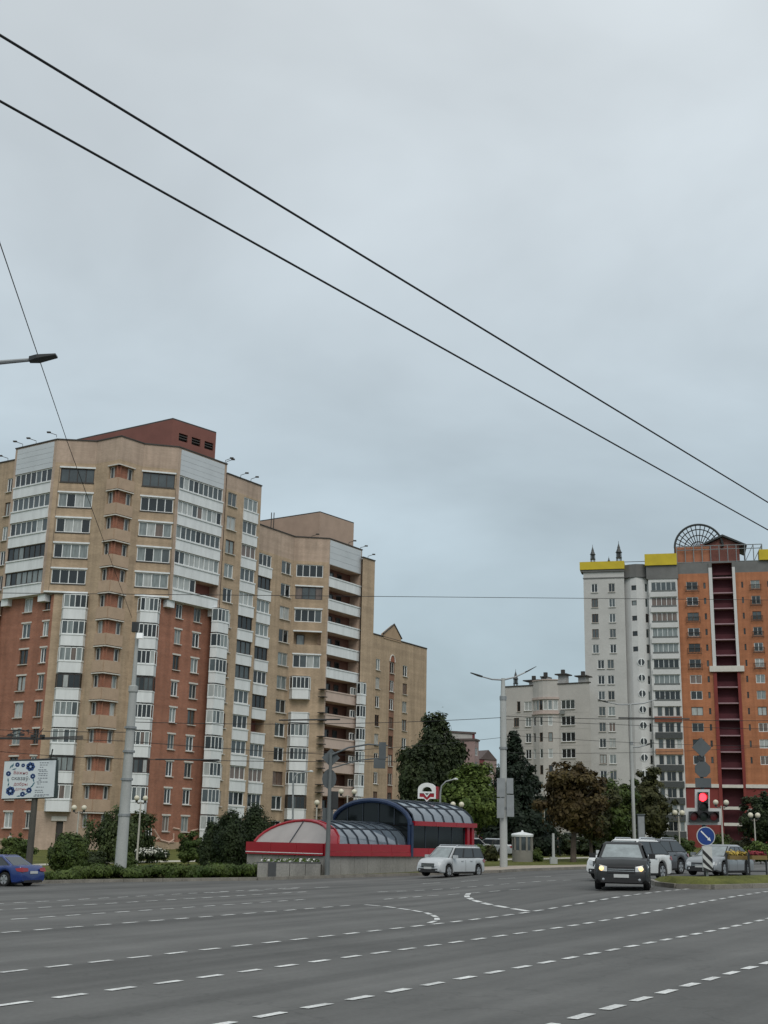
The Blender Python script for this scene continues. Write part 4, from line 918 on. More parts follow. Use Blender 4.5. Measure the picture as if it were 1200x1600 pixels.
nw = 5
for i in range(nw): pbox('wall_panel', .05 + .002, .25, WID * i / nw + .012 + (.3 if i == 0 else 0), WID * (i + 1) / nw - .012, z00 - .6, zb0 - .012, WALLC)
pbox('wall_panel', .3, LEN, WID - .25, WID - .05, z00 - .6, zb0 - .01, WALLC)
nb_ = 4
for i in range(nb_):           # red band panels, long side and end
    pbox('red_panel', L1_ * i / nb_ + .01, L1_ * (i + 1) / nb_ - .01, -.06, .3, zb0 + .25, zb1, REDP); pbox('red_panel', L1_ * i / nb_ + .01, L1_ * (i + 1) / nb_ - .01, -.1, .28, zb0, zb0 + .24, REDP)
for i in range(3): pbox('red_panel', -.08, .3, .32 + (WID - .32) * i / 3 + .01, .32 + (WID - .32) * (i + 1) / 3 - .01, zb0, zb1, REDP)
pbox('band_groove', -.095, -.081, .3, WID, zb0 + .1, zb0 + .14, CONC_W); pbox('red_panel', .3, L1_, WID - .3, WID, zb0, zb1, REDP)
for i in range(4): a0 = L1_ + .15 + (LEN - L1_ - .15) * i / 4; pbox('red_panel', a0 + .01, a0 + (LEN - L1_ - .15) / 4 - .01, -.08, .28, zb0, zb0 + .5, REDP)
def vault(l0, l1, zs, rise, w0, w1, nrib, ribm, first_red=0, lean=0):
    wc, hw = (w0 + w1) / 2, (w1 - w0) / 2; na = 10; ang = np.linspace(0, math.pi, na + 1)
    for i in range(nrib):
        a0, a1 = l0 + (l1 - l0) * i / nrib, l0 + (l1 - l0) * (i + 1) / nrib
        mb = MB(); pts = []
        for a in ang: pts += [PV(a0 + lean * math.sin(a) * (i == 0) + lean * .5 * math.sin(a) * (i == 1), wc - hw * math.cos(a), zs + rise * math.sin(a)), PV(a1 + lean * .5 * math.sin(a) * (i == 0), wc - hw * math.cos(a), zs + rise * math.sin(a))]
        mb.add(pts, [(2 * k, 2 * k + 1, 2 * k + 3, 2 * k + 2) for k in range(na)])
        mb.build('roof_pane', VGL if i >= first_red else REDP, pav, off, smooth_=True)
    for i in range(nrib + 1):
        a0 = l0 + (l1 - l0) * i / nrib; mb = MB(); mb.tube([PV(a0 + lean * math.sin(a) * (1, .5, 0)[min(i, 2)], wc - (hw + .03) * math.cos(a), zs + (rise + .03) * math.sin(a)) for a in ang], .05, 6); mb.build('rib', REDP if i <= first_red and first_red else ribm, pav, off)
    for a in (math.radians(42), math.radians(75), math.radians(105), math.radians(138)):
        mb = MB(); mb.tube([PV(l0 + lean * math.sin(a), wc - (hw + .02) * math.cos(a), zs + (rise + .02) * math.sin(a)), PV(l1, wc - (hw + .02) * math.cos(a), zs + (rise + .02) * math.sin(a))], .03, 5); mb.build('purlin', ribm, pav, off)
vault(.35, L1_, zb1, 1.32, .3, WID - .3, 8, RIBM, 1, lean=1.25)
def arch_face(l, zs, rise, w0, w1, mat, name, zdrop=0, mull=3, ringm=None, rr=.09, lean=0):
    wc, hw = (w0 + w1) / 2, (w1 - w0) / 2; ang = np.linspace(0, math.pi, 15)
    mb = MB(); mb.add([PV(l + lean * math.sin(a), wc - hw * math.cos(a), zs + rise * math.sin(a)) for a in ang], [tuple(range(15))]); o = mb.build(name, mat, pav, off, fix=False)
    mb = MB(); mb.tube([PV(l - .03 + lean * math.sin(a), wc - hw * math.cos(a), zs + rise * math.sin(a)) for a in ang], rr, 8); mb.build('arch_rim', ringm or REDP, pav, off)
    for i in range(1, mull): q_ = w0 + (w1 - w0) * i / mull; hh = rise * math.sqrt(max(0, 1 - ((q_ - wc) / hw) ** 2)); mb = MB(); mb.tube([PV(l - .04, q_, zs), PV(l - .04 + lean * hh / rise, q_, zs + hh)], .035, 5); mb.build('mullion', RIBM, pav, off)
arch_face(.32, zb1, 1.3, .35, WID - .35, FGL, 'end_glass', mull=2, lean=1.25)
ze, re_ = 3.12, 1.38            # tall part
vault(L1_ + .3, LEN - .1, ze + .12, re_, -.05, WID + .05, 6, RIBM)
arch_face(L1_ + .05, ze - .1, re_ + .14, .0, WID, DGL, 'arch_glass', mull=5, ringm=BLUEP, rr=.16)
arch_face(LEN, ze, re_, .0, WID, DGL, 'arch_glass', mull=4)
pbox('blue_post', L1_, L1_ + .22, -.12, .2, zb0 - .02, ze + .05, BLUEP); pbox('blue_post', L1_, L1_ + .22, WID - .2, WID + .12, zb0 - .02, ze + .05, BLUEP)
pbox('transom_glass', L1_ + .06, L1_ + .1, .2, WID - .2, zb1, ze - .12, DGL)
mb = MB()
for i in range(5):
    a0, a1 = PV(L1_ - .04, .1, zb1 + .1), PV(L1_ - .04, .1 + 1.1 * (i + .5), ze - .1 + re_ * (.25 + .1 * i)); 
mb.tube([PV(L1_ - .05, .05, zb0), PV(L1_ - .05, .05, ze)], .09, 6); mb.build('blue_pipe', BLUEP, pav, off)
for i in range(3): a0 = L1_ + .22 + (LEN - L1_ - .22) * i / 3; pbox('eave_panel', a0 + .01, a0 + (LEN - L1_ - .22) / 3 - .01, -.22, .25, ze - .12, ze + .16, REDP)
pbox('eave_panel', L1_ + .22, LEN, WID - .25, WID + .2, ze - .1, ze + .15, REDP)
for i in range(4):
    a0 = L1_ + .24 + (LEN - .95 - L1_ - .24) * i / 4; a1 = a0 + (LEN - .95 - L1_ - .24) / 4; pbox('side_window', a0 + .03, a1 - .03, .08, .11, zb0 + .5, ze - .13, DGL); pbox('mullion', a1 - .03, a1 + .03, .05, .13, zb0 + .5, ze - .13, RIBM)
pbox('side_window', L1_ + .3, LEN - .9, WID - .12, WID - .09, zb0 + .5, ze - .13, DGL)
for a0 in (LEN - .85, LEN - .3):
    for w0 in (-.1, WID - .2): pbox('red_post', a0, a0 + .28, w0, w0 + .3, z00 - .3, ze - .12, REDP)
pbox('fascia', LEN - .1, LEN + .2, -.2, WID + .2, ze - .11, ze + .17, REDP)
# floor inside so light does not leak
pbox('floor', .3, LEN, .3, WID - .3, z00 - .62, z00 - .5, WALLC)
# planter in front of the end wall
pl = thing('planter', 'low grey concrete planter with white flowers beside the metro entrance', 'planter', off)
yk = lambda X: kerb_y(X) + .55
x0_, x1_ = on_road(404, 1374)[0], C[0] - .35
def planter_part(name, xa, xb, ya, yb, za, zb, mat):
    mb = MB(); P = [(xa, ya(xa), za), (xb, ya(xb), za), (xb, yb(xb), za), (xa, yb(xa), za)]; mb.add(P + [(x, y, zb) for x, y, z in P], [(0, 1, 2, 3), (4, 5, 6, 7), (0, 1, 5, 4), (1, 2, 6, 5), (2, 3, 7, 6), (3, 0, 4, 7)]); return mb.build(name, mat, pl, off)
for i in range(4): a0 = x0_ + (x1_ - x0_) * i / 4; planter_part('wall_panel', a0 + .012, a0 + (x1_ - x0_) / 4 - .012, yk, lambda X: yk(X) + .18, z00 - .5, .74, WALLC)
planter_part('post', x0_ + .55, x0_ + .95, lambda X: yk(X) - .05, lambda X: yk(X) + .2, z00 - .5, .80, M('dark slate post', (.07, .072, .075), .7, .15, 1.5))
planter_part('cap', x0_ - .05, x1_, lambda X: yk(X) - .04, lambda X: yk(X) + .25, .742, .80, M('dark cap', (.10, .10, .10), .7, .15, 1.5))
planter_part('soil', x0_ + .1, x1_, lambda X: yk(X) + .26, lambda X: yk(X) + 1.6, z00 - .5, .66, M('soil', (.05, .04, .03), .9, .2, 2))
mb = MB()
for _ in range(260):
    X = random.uniform(x0_ + .2, x1_ - .1); Y = yk(X) + random.uniform(.3, 1.3); z = .66 + random.uniform(.02, .28); s_ = random.uniform(.04, .09)
    a = random.uniform(0, 6.28); mb.quad((X - s_, Y, z - s_ * .5), (X + s_ * math.cos(a), Y + s_ * math.sin(a), z - s_ * .2), (X + s_ * .3, Y, z + s_), (X - s_, Y + s_ * .3, z + s_ * .6), 0 if random.random() < .35 else 1)
mb.build('flowers', [M('white petals', (.7, .7, .66), .7, .1, 4), leafmat('bedding leaf', (.05, .09, .02), (.09, .14, .035))], pl, off, fix=False)['kind'] = 'stuff'
# M sign on the ridge at the far end
ms = thing('metro_sign', 'white and red metro sign shaped like an arch with the letter M', 'sign', PV(LEN - .9, WID / 2, ze + re_ + .1), math.atan2(-.25, 1))
WS = M('white sign face', (.72, .72, .70), .45, .03, 2)
mb = MB(); nA = 14; hw = .62; ro, ri = hw, hw * .56
oa = [(ro * math.cos(a), .95 + ro * .82 * math.sin(a)) for a in np.linspace(math.pi, 0, nA)]; ia = [(ri * math.cos(a), .82 + ri * 1.0 * math.sin(a)) for a in np.linspace(math.pi, 0, nA)]
for k in range(nA - 1): mb.prism_y([oa[k], ia[k], ia[k + 1], oa[k + 1]], -.16, .16)
mb.prism_y([(-hw, .70), (hw, .70), (hw, .95), (ri, .82), (-ri, .82), (-hw, .95)], -.161, .161)
mb.prism_y([(-hw, .30), (-.50, .30), (-.50, .70), (-hw, .70)], -.16, .16); mb.prism_y([(.50, .30), (hw, .30), (hw, .70), (.50, .70)], -.16, .16)
mb.prism_y([(-.50, .30), (-.18, .30), (0, .08), (.18, .30), (.50, .30), (.50, .42), (.24, .42), (0, .18), (-.24, .42), (-.50, .42)], -.158, .158)
mb.prism_y([(-.22, .70), (-.14, .70), (0, .52), (.14, .70), (.22, .70), (0, .40)], -.157, .157)
mb.build('white_body', WS, ms)
mb = MB(); mb.prism_y([(-.50, .42), (-.24, .42), (0, .18), (.24, .42), (.50, .42), (.50, .70), (.22, .70), (0, .40), (-.22, .70), (-.50, .70)], -.12, .12); mb.build('letter', REDP, ms)
mb = MB(); mb.box(-.42, .42, -.14, .14, -.25, .07); mb.build('plinth', REDP, ms); mb = MB(); mb.box(hw + .003, hw + .12, -.16, .5, .3, 1.2); mb.box(.45, hw + .12, .165, .5, .3, 1.2); mb.build('return', REDP, ms)
ms.scale = (1.02, 1.02, .92)

# ================================================================== VEGETATION
BARK = M('grey brown bark', (.09, .07, .055), .9, .3, 2, bump=.4)
def leaves(name, parent, centres, radii, n, size, mat, droop=0.0, flat=0.0, rng=RNG, up=False):
    centres = np.asarray(centres, float); radii = np.asarray(radii, float)
    wts = radii[:, 0] * radii[:, 1] * radii[:, 2]; wts = wts ** .75; wts /= wts.sum()
    idx = rng.choice(len(centres), n, p=wts); d = rng.normal(size=(n, 3)); d /= np.linalg.norm(d, axis=1)[:, None]
    rad = rng.uniform(0, 1, n) ** .45 * np.where(rng.uniform(0, 1, n) < .14, rng.uniform(1, 1.55, n), 1)
    pos = centres[idx] + d * radii[idx] * rad[:, None]
    if droop: pos[:, 2] -= np.abs(rng.normal(size=n)) * droop * rng.uniform(0, 1, n)
    s_ = size * rng.uniform(.55, 1.35, n)
    mid = (centres * wts[:, None]).sum(0); ext = np.maximum(np.abs(centres - mid).max(0), .2)
    nr = (pos - mid) / ext * .7 + d * .8 + rng.normal(size=(n, 3)) * .45; nr[:, 2] += .35; nr /= np.linalg.norm(nr, axis=1)[:, None] + 1e-9
    a = rng.normal(size=(n, 3))
    if droop: a[:, 2] -= 2.0
    if up: a[:, 2] += 2.2
    a -= nr * (a * nr).sum(1)[:, None]; a /= np.linalg.norm(a, axis=1)[:, None] + 1e-9
    b_ = np.cross(nr, a)
    V = np.empty((n, 4, 3)); V[:, 0] = pos - a * s_[:, None]; V[:, 1] = pos + b_ * (s_ * .55)[:, None]; V[:, 2] = pos + a * s_[:, None]; V[:, 3] = pos - b_ * (s_ * .55)[:, None]
    me = bpy.data.meshes.new(name); me.vertices.add(4 * n); me.vertices.foreach_set('co', V.ravel()); me.loops.add(4 * n); me.loops.foreach_set('vertex_index', np.arange(4 * n, dtype=np.int32))
    me.polygons.add(n); me.polygons.foreach_set('loop_start', np.arange(0, 4 * n, 4, dtype=np.int32)); me.materials.append(mat); me.update(calc_edges=True)
    o = link(name, me, parent); return o
def tree(name, label, loc, h, cw, cz0, mat, n=9000, size=.2, trunk=.16, shape='round', droop=0, nb=26, group=None, seed=0, lean=0, bark=None, cat='tree', cz1=None):
    rng = np.random.default_rng(100 + seed); r = thing(name, label, cat, loc, 0, group)
    mb = MB(); top = h * .8; tp = [(lean * t * t + .06 * math.sin(5 * t + seed), .05 * math.cos(4 * t + seed), top * t - .15 * (t == 0)) for t in np.linspace(0, 1, 7)]
    mb.tube(tp, [trunk * (1.25 - 1.05 * t) for t in np.linspace(0, 1, 7)], 8)
    cs, rs = [], []
    nb = int(nb * (2.6 if shape == 'round' else 1.5)); limbs = []
    for i in range(nb):
        if shape == 'cone':
            t = rng.uniform(0, 1) ** .85; z = cz0 + (h - cz0) * t; R = cw / 2 * (1 - t) ** .8 * rng.uniform(.55, 1.0); a = rng.uniform(0, 6.28); rr = cw * .16 * (1.15 - t) + .2
            c = (R * math.cos(a), R * math.sin(a), z); cs.append(c); rs.append((rr * 1.2, rr * 1.2, rr * .8))
        elif shape == 'column':
            t = rng.uniform(0, 1); z = cz0 + (h - cz0) * t; R = cw / 2 * (1 - max(0, t - .75) * 2.2) * rng.uniform(.3, .75); a = rng.uniform(0, 6.28); rr = cw * .2 * (1 - max(0, t - .7) * 1.3)
            c = (R * math.cos(a), R * math.sin(a), z); cs.append(c); rs.append((rr, rr, rr * 1.3))
        elif shape == 'ball':
            v_ = rng.normal(size=3); v_ /= np.linalg.norm(v_); hz = (h - cz0) / 2; rr = cw * rng.uniform(.1, .15); c = (cw * .4 * v_[0], cw * .4 * v_[1], cz0 + hz + hz * .82 * v_[2]); cs.append(c); rs.append((rr, rr, rr))
        else:
            hz = (h - cz0) / 2
            if i == 0:
                limbs = []
                for q_ in range(9 + seed % 3):
                    a = q_ * 2.4 + rng.uniform(-.4, .4); ph = math.asin(max(-1, min(1, -.55 + 1.45 * (q_ + .5) / 9 + rng.uniform(-.15, .15)))); q = rng.uniform(.45, .85)
                    limbs.append((cw / 2 * q * math.cos(ph) * math.cos(a) + lean * .7, cw / 2 * q * math.cos(ph) * math.sin(a), cz0 + hz + hz * q * math.sin(ph) * 1.05))
            l_ = limbs[i % len(limbs)]; g_n = rng.normal(size=3)
            c = (l_[0] + g_n[0] * cw * .115, l_[1] + g_n[1] * cw * .115, l_[2] + g_n[2] * hz * .17); rr = cw * rng.uniform(.06, .14)
            if trunk <= .05: c = (c[0], c[1], max(rr * .5, c[2] if i % 3 else rng.uniform(.1, .5) * h))
            cs.append(c); rs.append((rr * rng.uniform(.8, 1.35), rr, rr * rng.uniform(.6, .95)))
        if shape != 'column' and i < 14 and trunk > .05:
            z0 = max(cz0 * .75, c[2] * .62); t0 = min(1, z0 / top); st = (lean * t0 * t0, 0, z0)
            mb.tube([st, ((st[0] + c[0]) / 2, (st[1] + c[1]) / 2, (z0 + c[2]) / 2 + .15), c], [trunk * .45 * (1.2 - t0), trunk * .3, .02], 5)
    if shape == 'round': cs.append((lean * .7, 0, (cz0 + h) / 2)); rs.append((cw * .33, cw * .33, (h - cz0) * .36)); cs.append((lean * .7, 0, cz0 + (h - cz0) * .35)); rs.append((cw * .4, cw * .4, (h - cz0) * .22))
    if trunk > 0: mb.build('trunk', bark or BARK, r, smooth_=True)
    leaves('crown', r, cs, rs, int(n * 1.35), size, mat, droop, rng=rng); return r
LF_DARK = leafmat('dark green leaf', (.020, .032, .013), (.042, .057, .021))
LF_MID = leafmat('mid green leaf', (.042, .070, .016), (.085, .115, .027))
LF_LIGHT = leafmat('light green leaf', (.06, .098, .02), (.115, .155, .035))
LF_BROWN = leafmat('rusty chestnut leaf', (.055, .036, .014), (.088, .066, .021))
LF_GB = leafmat('olive leaf', (.038, .046, .016), (.072, .07, .024))
LF_CON = leafmat('dark conifer needle', (.010, .019, .011), (.021, .034, .018))
LF_THU = leafmat('thuja needle', (.017, .03, .011), (.036, .054, .018))
LF_JUN = leafmat('juniper needle', (.038, .066, .014), (.085, .118, .027))
LF_WIL = leafmat('willow leaf', (.04, .062, .022), (.075, .098, .034))
def zat(px, py, Y): return atY(px, py, Y)[2]
def wpx(n_, Y): return n_ * Y / F * 1.0
def plant(fn, px, Y, ytop, wpix, ybot_crown=None, **k):
    s = stand(px, Y); h = zat(px, ytop, Y) - s[2]; cw = wpx(wpix, Y) * 1.0; cz = (zat(px, ybot_crown, Y) - s[2]) if ybot_crown else .1
    return tree(loc=s, h=h, cw=cw, cz0=max(cz, .05), **k)
plant(tree, 678, 125, 1118, 84, 1262, name='birch_tree', label='tall dark drooping birch behind the metro entrance', mat=LF_DARK, n=19000, size=.21, trunk=.22, droop=1.6, nb=46, seed=1)
plant(tree, 655, 122, 1152, 62, 1290, name='birch_tree', label='shorter dark birch leaning out left of the metro sign', mat=LF_DARK, n=12000, size=.2, trunk=.16, droop=1.3, nb=30, seed=21, group='birches behind the metro entrance')
plant(tree, 707, 130, 1140, 40, 1275, name='birch_tree', label='slim birch in front of the far grey block', mat=LF_DARK, n=6000, size=.19, trunk=.14, droop=1.2, nb=18, seed=22, group='birches behind the metro entrance')
plant(tree, 735, 108, 1196, 88, 1312, name='maple_tree', label='light green leafy tree between the metro sign and lamp post', mat=LF_LIGHT, n=15000, size=.17, trunk=.15, nb=40, seed=2)
plant(tree, 803, 118, 1143, 98, 1332, name='spruce_tree', label='tall pointed dark spruce right behind the lamp post', mat=LF_CON, n=16000, size=.19, trunk=.16, shape='cone', nb=60, seed=3)
plant(tree, 830, 121, 1196, 76, 1332, name='spruce_tree', label='lower dark spruce between the tall spruce and the rusty tree', mat=LF_CON, n=10000, size=.19, trunk=.14, shape='cone', nb=42, seed=4)
plant(tree, 897, 98, 1193, 104, 1318, name='chestnut_tree', label='rusty brown chestnut tree on the lawn beside the pavement', mat=LF_BROWN, n=13000, size=.17, trunk=.2, nb=36, seed=5)
plant(tree, 924, 103, 1212, 76, 1328, name='linden_tree', label='olive tree touching the right side of the rusty chestnut', mat=LF_GB, n=8000, size=.17, trunk=.13, nb=24, seed=15)
plant(tree, 958, 106, 1200, 82, 1334, name='linden_tree', label='full green linden in front of the white tower', mat=LF_MID, n=13000, size=.17, trunk=.16, nb=36, seed=6)
plant(tree, 1016, 112, 1203, 74, 1322, name='linden_tree', label='dull green linden left of the traffic light, before the glazed loggias', mat=LF_GB, n=11000, size=.17, trunk=.15, nb=32, seed=7)
plant(tree, 1196, 118, 1236, 70, 1330, name='linden_tree', label='dark leafy tree at the right edge of the picture', mat=LF_DARK, n=9000, size=.17, trunk=.15, nb=28, seed=8)
plant(tree, 760, 150, 1225, 60, 1320, name='linden_tree', label='green tree low behind the light green maple', mat=LF_MID, n=7000, size=.2, trunk=.15, nb=26, seed=18)
# shrubs
def shrub(px, Y, ytop, wpix, mat, label, n=4000, size=.11, name='shrub', shape='round', seed=0, nb=20, dz=0):
    return plant(tree, px, Y, ytop, wpix, None, name=name, label=label, mat=mat, n=n, size=size, trunk=.03, shape=shape, nb=nb, seed=seed, cat='shrub')
shrub(105, 70.5, 1301, 62, LF_MID, 'big round clipped bush behind the blue car', 11000, .08, seed=30, nb=60, shape='ball')
plant(tree, 187, 92, 1258, 88, None, name='willow_bush', label='wide weeping willow bush behind the concrete pole', mat=LF_WIL, n=15000, size=.12, trunk=.045, nb=34, seed=31, droop=.9, cat='shrub')
shrub(20, 84, 1302, 52, LF_MID, 'bush at the left edge below the billboard', 5000, .1, seed=32)
shrub(196, 73, 1327, 34, LF_MID, 'small round bush at the foot of the concrete pole', 3500, .08, seed=33)
shrub(140, 80, 1331, 52, LF_DARK, 'low dark bush between the round bush and the pole', 4500, .09, seed=34)
shrub(295, 90, 1302, 40, LF_MID, 'small green bush before the red wall and left of the thujas', 4500, .1, seed=35)
shrub(329, 82, 1287, 40, LF_THU, 'leftmost dark thuja of the clipped group', 9000, .08, name='thuja', shape='column', seed=36, nb=40)
shrub(356, 81, 1271, 54, LF_THU, 'middle dark thuja of the clipped group', 14000, .08, name='thuja', shape='column', seed=37, nb=46)
shrub(398, 84, 1262, 58, LF_THU, 'tallest dark thuja next to the glazed entrance end', 15000, .08, name='thuja', shape='column', seed=38, nb=46)
shrub(750, 100, 1317, 50, LF_MID, 'bush beside the parked cars right of the metro entrance', 4000, .1, seed=40)
shrub(768, 97, 1322, 26, LF_GB, 'yellowish shrub left of the lamp post', 2500, .1, seed=41)
shrub(838, 98, 1326, 22, LF_MID, 'small bush touching the round kiosk', 2500, .09, seed=42)
for i, (px_, w_, yt, lab) in enumerate(((858, 46, 1300, 'first dark hedge bush right of the kiosk'), (882, 44, 1304, 'second dark hedge bush under the rusty chestnut'), (912, 44, 1306, 'third dark hedge bush right of the chestnut trunk'), (944, 46, 1305, 'fourth dark hedge bush behind the black car'))):
    shrub(px_, 124, yt, w_, LF_DARK, lab, 4500, .12, seed=43 + i)
for i, (px_, Y_, yt, w_, m_, lab) in enumerate(((985, 128, 1290, 40, LF_DARK, 'dark bush below the left linden by the white tower'), (1030, 125, 1300, 44, LF_DARK, 'dark bush right of the grey roadside box'), (1068, 128, 1306, 40, LF_MID, 'green bush behind the blue sign, left side'), (1128, 122, 1303, 50, LF_MID, 'green bush right of the blue sign'), (1165, 120, 1308, 48, LF_GB, 'olive bush behind the silver car roof'), (1190, 100, 1316, 46, LF_LIGHT, 'light green flower bush at the right edge above the railing'), (1150, 108, 1320, 40, LF_MID, 'low green bush above the rear of the silver car'))):
    shrub(px_, Y_, yt, w_, m_, lab, 4500, .11, seed=50 + i)
# flowering hydrangea
s_ = stand(237, 88)
hy = thing('hydrangea', 'white flowering hydrangea at the foot of the red brick wall', 'shrub', s_)
cs = [(x, random.uniform(-.3, .3), .5 + .35 * math.cos(x)) for x in np.linspace(-.9, .9, 9)]
leaves('foliage', hy, cs, [(.35, .35, .45)] * 9, 2500, .09, LF_DARK); leaves('blossom', hy, [(x, -.25, z + .15) for x, y, z in cs], [(.33, .3, .33)] * 9, 420, .085, M('cream blossom', (.62, .62, .55), .8, .1, 4))
# low juniper hedge along the kerb, made of plants one can tell apart
rng = np.random.default_rng(5)
jx = np.linspace(on_road(92, 1379)[0], on_road(398, 1375)[0], 11)
JL = ['leftmost low juniper beside the blue car', 'second low juniper from the left along the kerb', 'third low juniper along the kerb', 'low juniper before the concrete pole', 'low juniper just right of the concrete pole', 'sixth low juniper, middle of the kerb hedge', 'low juniper below the white hydrangea', 'eighth low juniper along the kerb', 'low juniper below the small green bush', 'low juniper below the thujas', 'rightmost low juniper touching the planter']
for i, X in enumerate(jx):
    Y = kerb_y(X) + 1.5; r = thing('juniper', JL[i], 'shrub', (X, Y, land_z(X, Y)), 0, 'junipers along the kerb')
    cs = [(rng.uniform(-.75, .75), rng.uniform(-.6, 1.6), rng.uniform(.08, .34) + .1 * (i % 3)) for _ in range(12)]
    leaves('foliage', r, cs, [(.5, .5, .26)] * 12, 4200, .085, LF_JUN, rng=rng, up=True)
    mb = MB(); [mb.tube([(0, 0, -.05), (c[0] * .6, c[1] * .6, c[2] * .8)], .02, 4) for c in cs[:6]]; mb.build('stem', BARK, r)
# ================================================================== POLES, LAMPS, SIGNS
POLEC = M('pale concrete pole', (.36, .37, .355), .8, .12, 1.2, stretch=(1, 1, .3), fine=.08)
GALV = M('galvanised steel', (.27, .285, .29), .5, .12, 2, metal=.35)
SIGNB = M('grey sign back', (.085, .097, .102), .6, .12, 2)
DKM = M('dark fitting', (.03, .032, .033), .5, .1, 2)
LEDM = M('lamp lens', (.55, .56, .55), .3, .05, 2)
GLOBE = M('opal globe', (.60, .56, .44), .3, .05, 2)
def px_h(px, py, s): return atY(px, py, s[1])[2] - s[2]
def led_arm(root, base, tip, hl=.75):
    b0, t0 = Vector(base), Vector(tip); d = (t0 - b0); mb = MB()
    mid = b0 + d * .5 + Vector((0, 0, -.05 * d.length)); mb.tube([b0, mid, t0], [.06, .05, .04], 8); a = mb.build('arm', GALV, root)
    e = d.normalized(); up = Vector((0, 0, 1)); sd_ = e.cross(up).normalized(); e2 = Vector((e.x, e.y, e.z)).normalized()
    mb = MB(); P = []
    for f_, wd, th in ((-.1, .07, .05), (.25, .15, .04), (1.0, .1, .015)):
        c = t0 + e2 * hl * f_ + Vector((0, 0, .18 * hl * max(0, f_)))
        for su in (-1, 1):
            for sz in (-1, 1): P.append(c + sd_ * wd * su + Vector((0, 0, th * sz)))
    fs = []
    for k in (0, 4): fs += [(k, k + 1, k + 5, k + 4), (k + 2, k + 3, k + 7, k + 6), (k, k + 2, k + 6, k + 4), (k + 1, k + 3, k + 7, k + 5)]
    fs += [(0, 1, 3, 2), (8, 9, 11, 10)]; mb.add(P, fs); mb.build('lamp_head', DKM, a)
    return a
# concrete trolley pole on the left
s = stand(187, 69.5); r = thing('trolley_pole', 'thick pale concrete pole with a lamp rising from the kerb hedge', 'pole', s)
top = px_h(209, 985, s); j1 = px_h(200, 1082, s); dxp = 0
mb = MB(); mb.tube([(0, 0, -.3), (0, 0, j1)], [.34, .22], 12); mb.build('shaft', POLEC, r, smooth_=True)
mb = MB(); mb.tube([(0, 0, j1), (0, 0, j1 + .05), (0, 0, j1 + .35), (0, 0, j1 + .4)], [.24, .27, .27, .16], 12); mb.build('collar', POLEC, r)
mb = MB(); mb.tube([(0, 0, j1 + .38), (0, 0, top)], [.13, .09], 10); mb.build('upper_pole', POLEC, r, smooth_=True)
mb = MB(); mb.box(-.3, .05, -.25, .1, top - .1, top + .45); mb.build('camera_box', DKM, r)
mb = MB(); mb.box(.05, .38, -.45, -.1, top - .5, top - .2); mb.build('lamp_head', M('bright white lamp', (.85, .87, .86), .3, 0, 1, emit=.15), r)
for zz in (3.2, 5.1, 6.6, 7.9):
    mb = MB(); mb.tube([(0, 0, zz), (0, 0, zz + .12)], [.34, .34], 12); mb.build('clamp', GALV, r)
# tall double lamp post in the centre
def double_lamp(label, px, Y, ytop, w0, w1, tips, collar=None, group='double street lamps'):
    s = stand(px, Y); r = thing('street_lamp', label, 'street lamp', s, 0, group); top = px_h(px, ytop, s); mb = MB()
    jc = collar and px_h(px, collar, s) or top * .75
    mb.tube([(0, 0, -.2), (0, 0, jc), (0, 0, jc + .1), (0, 0, top)], [w0, w1 * 1.25, w1, w1 * .75], 12); mb.build('post', POLEC, r, smooth_=True)
    mb = MB(); mb.tube([(0, 0, jc - .25), (0, 0, jc)], [w1 * 1.45] * 2, 12); mb.build('collar', GALV, r)
    for (tx, ty, yo) in tips:
        t = atY(tx, ty, Y + yo); led_arm(r, (0, 0, top - .1), (t[0] - s[0], yo, t[2] - s[2]))
    return r, s, top
r, s, top = double_lamp('tall pale double street lamp in the middle of the picture', 787, 82, 1060, .25, .16, ((752, 1057, -.4), (822, 1050, .4)), 1088)
for zz in (3.6, 7.4): mb = MB(); mb.tube([(0, 0, zz), (0, 0, zz + .14)], [.27, .27], 12); mb.build('clamp', GALV, r)
r2, s2, _ = double_lamp('slender double street lamp before the white tower', 992, 104, 1099, .16, .1, ((948, 1097, -.2), (1028, 1092, .2)))
t = atY(1010, 1172, 104); led_arm(r2, (0, 0, px_h(992, 1168, s2)), (t[0] - s2[0], -.3, t[2] - s2[2] + .4), .6)
# sign boards on the centre post
for (x0, x1, y0, y1) in ((776.5, 789, 1216, 1245), (792, 802, 1216, 1240), (792, 803, 1242, 1276), (776.5, 788, 1247, 1278)):
    a = atY(x0, y1, 81.6); b_ = atY(x1, y0, 81.6); mb = MB(); mb.box(a[0], b_[0], 81.58, 81.66, a[2], b_[2]); mb.box((a[0] + b_[0]) / 2 - .03, (a[0] + b_[0]) / 2 + .03, 81.66, 81.74, a[2] + .1, b_[2] - .1); mb.build('sign_back', GALV, r, s)
# LED lamp head reaching in at the left edge, its post is just outside the picture
s = (atY(-115, 1100, 24)[0], 24, road_z(-8, 24)); r = thing('street_lamp', 'dark lamp head on an arm reaching in at the left edge', 'street lamp', s, 0, 'single arm street lamps')
top = atY(-115, 560, 24)[2] - s[2]; mb = MB(); mb.tube([(0, 0, -.3), (0, 0, top)], [.12, .07], 10); mb.build('post', POLEC, r, smooth_=True)
t = atY(50, 562, 24); led_arm(r, (0, 0, top), (t[0] - s[0], 0, t[2] - s[2]), .5)
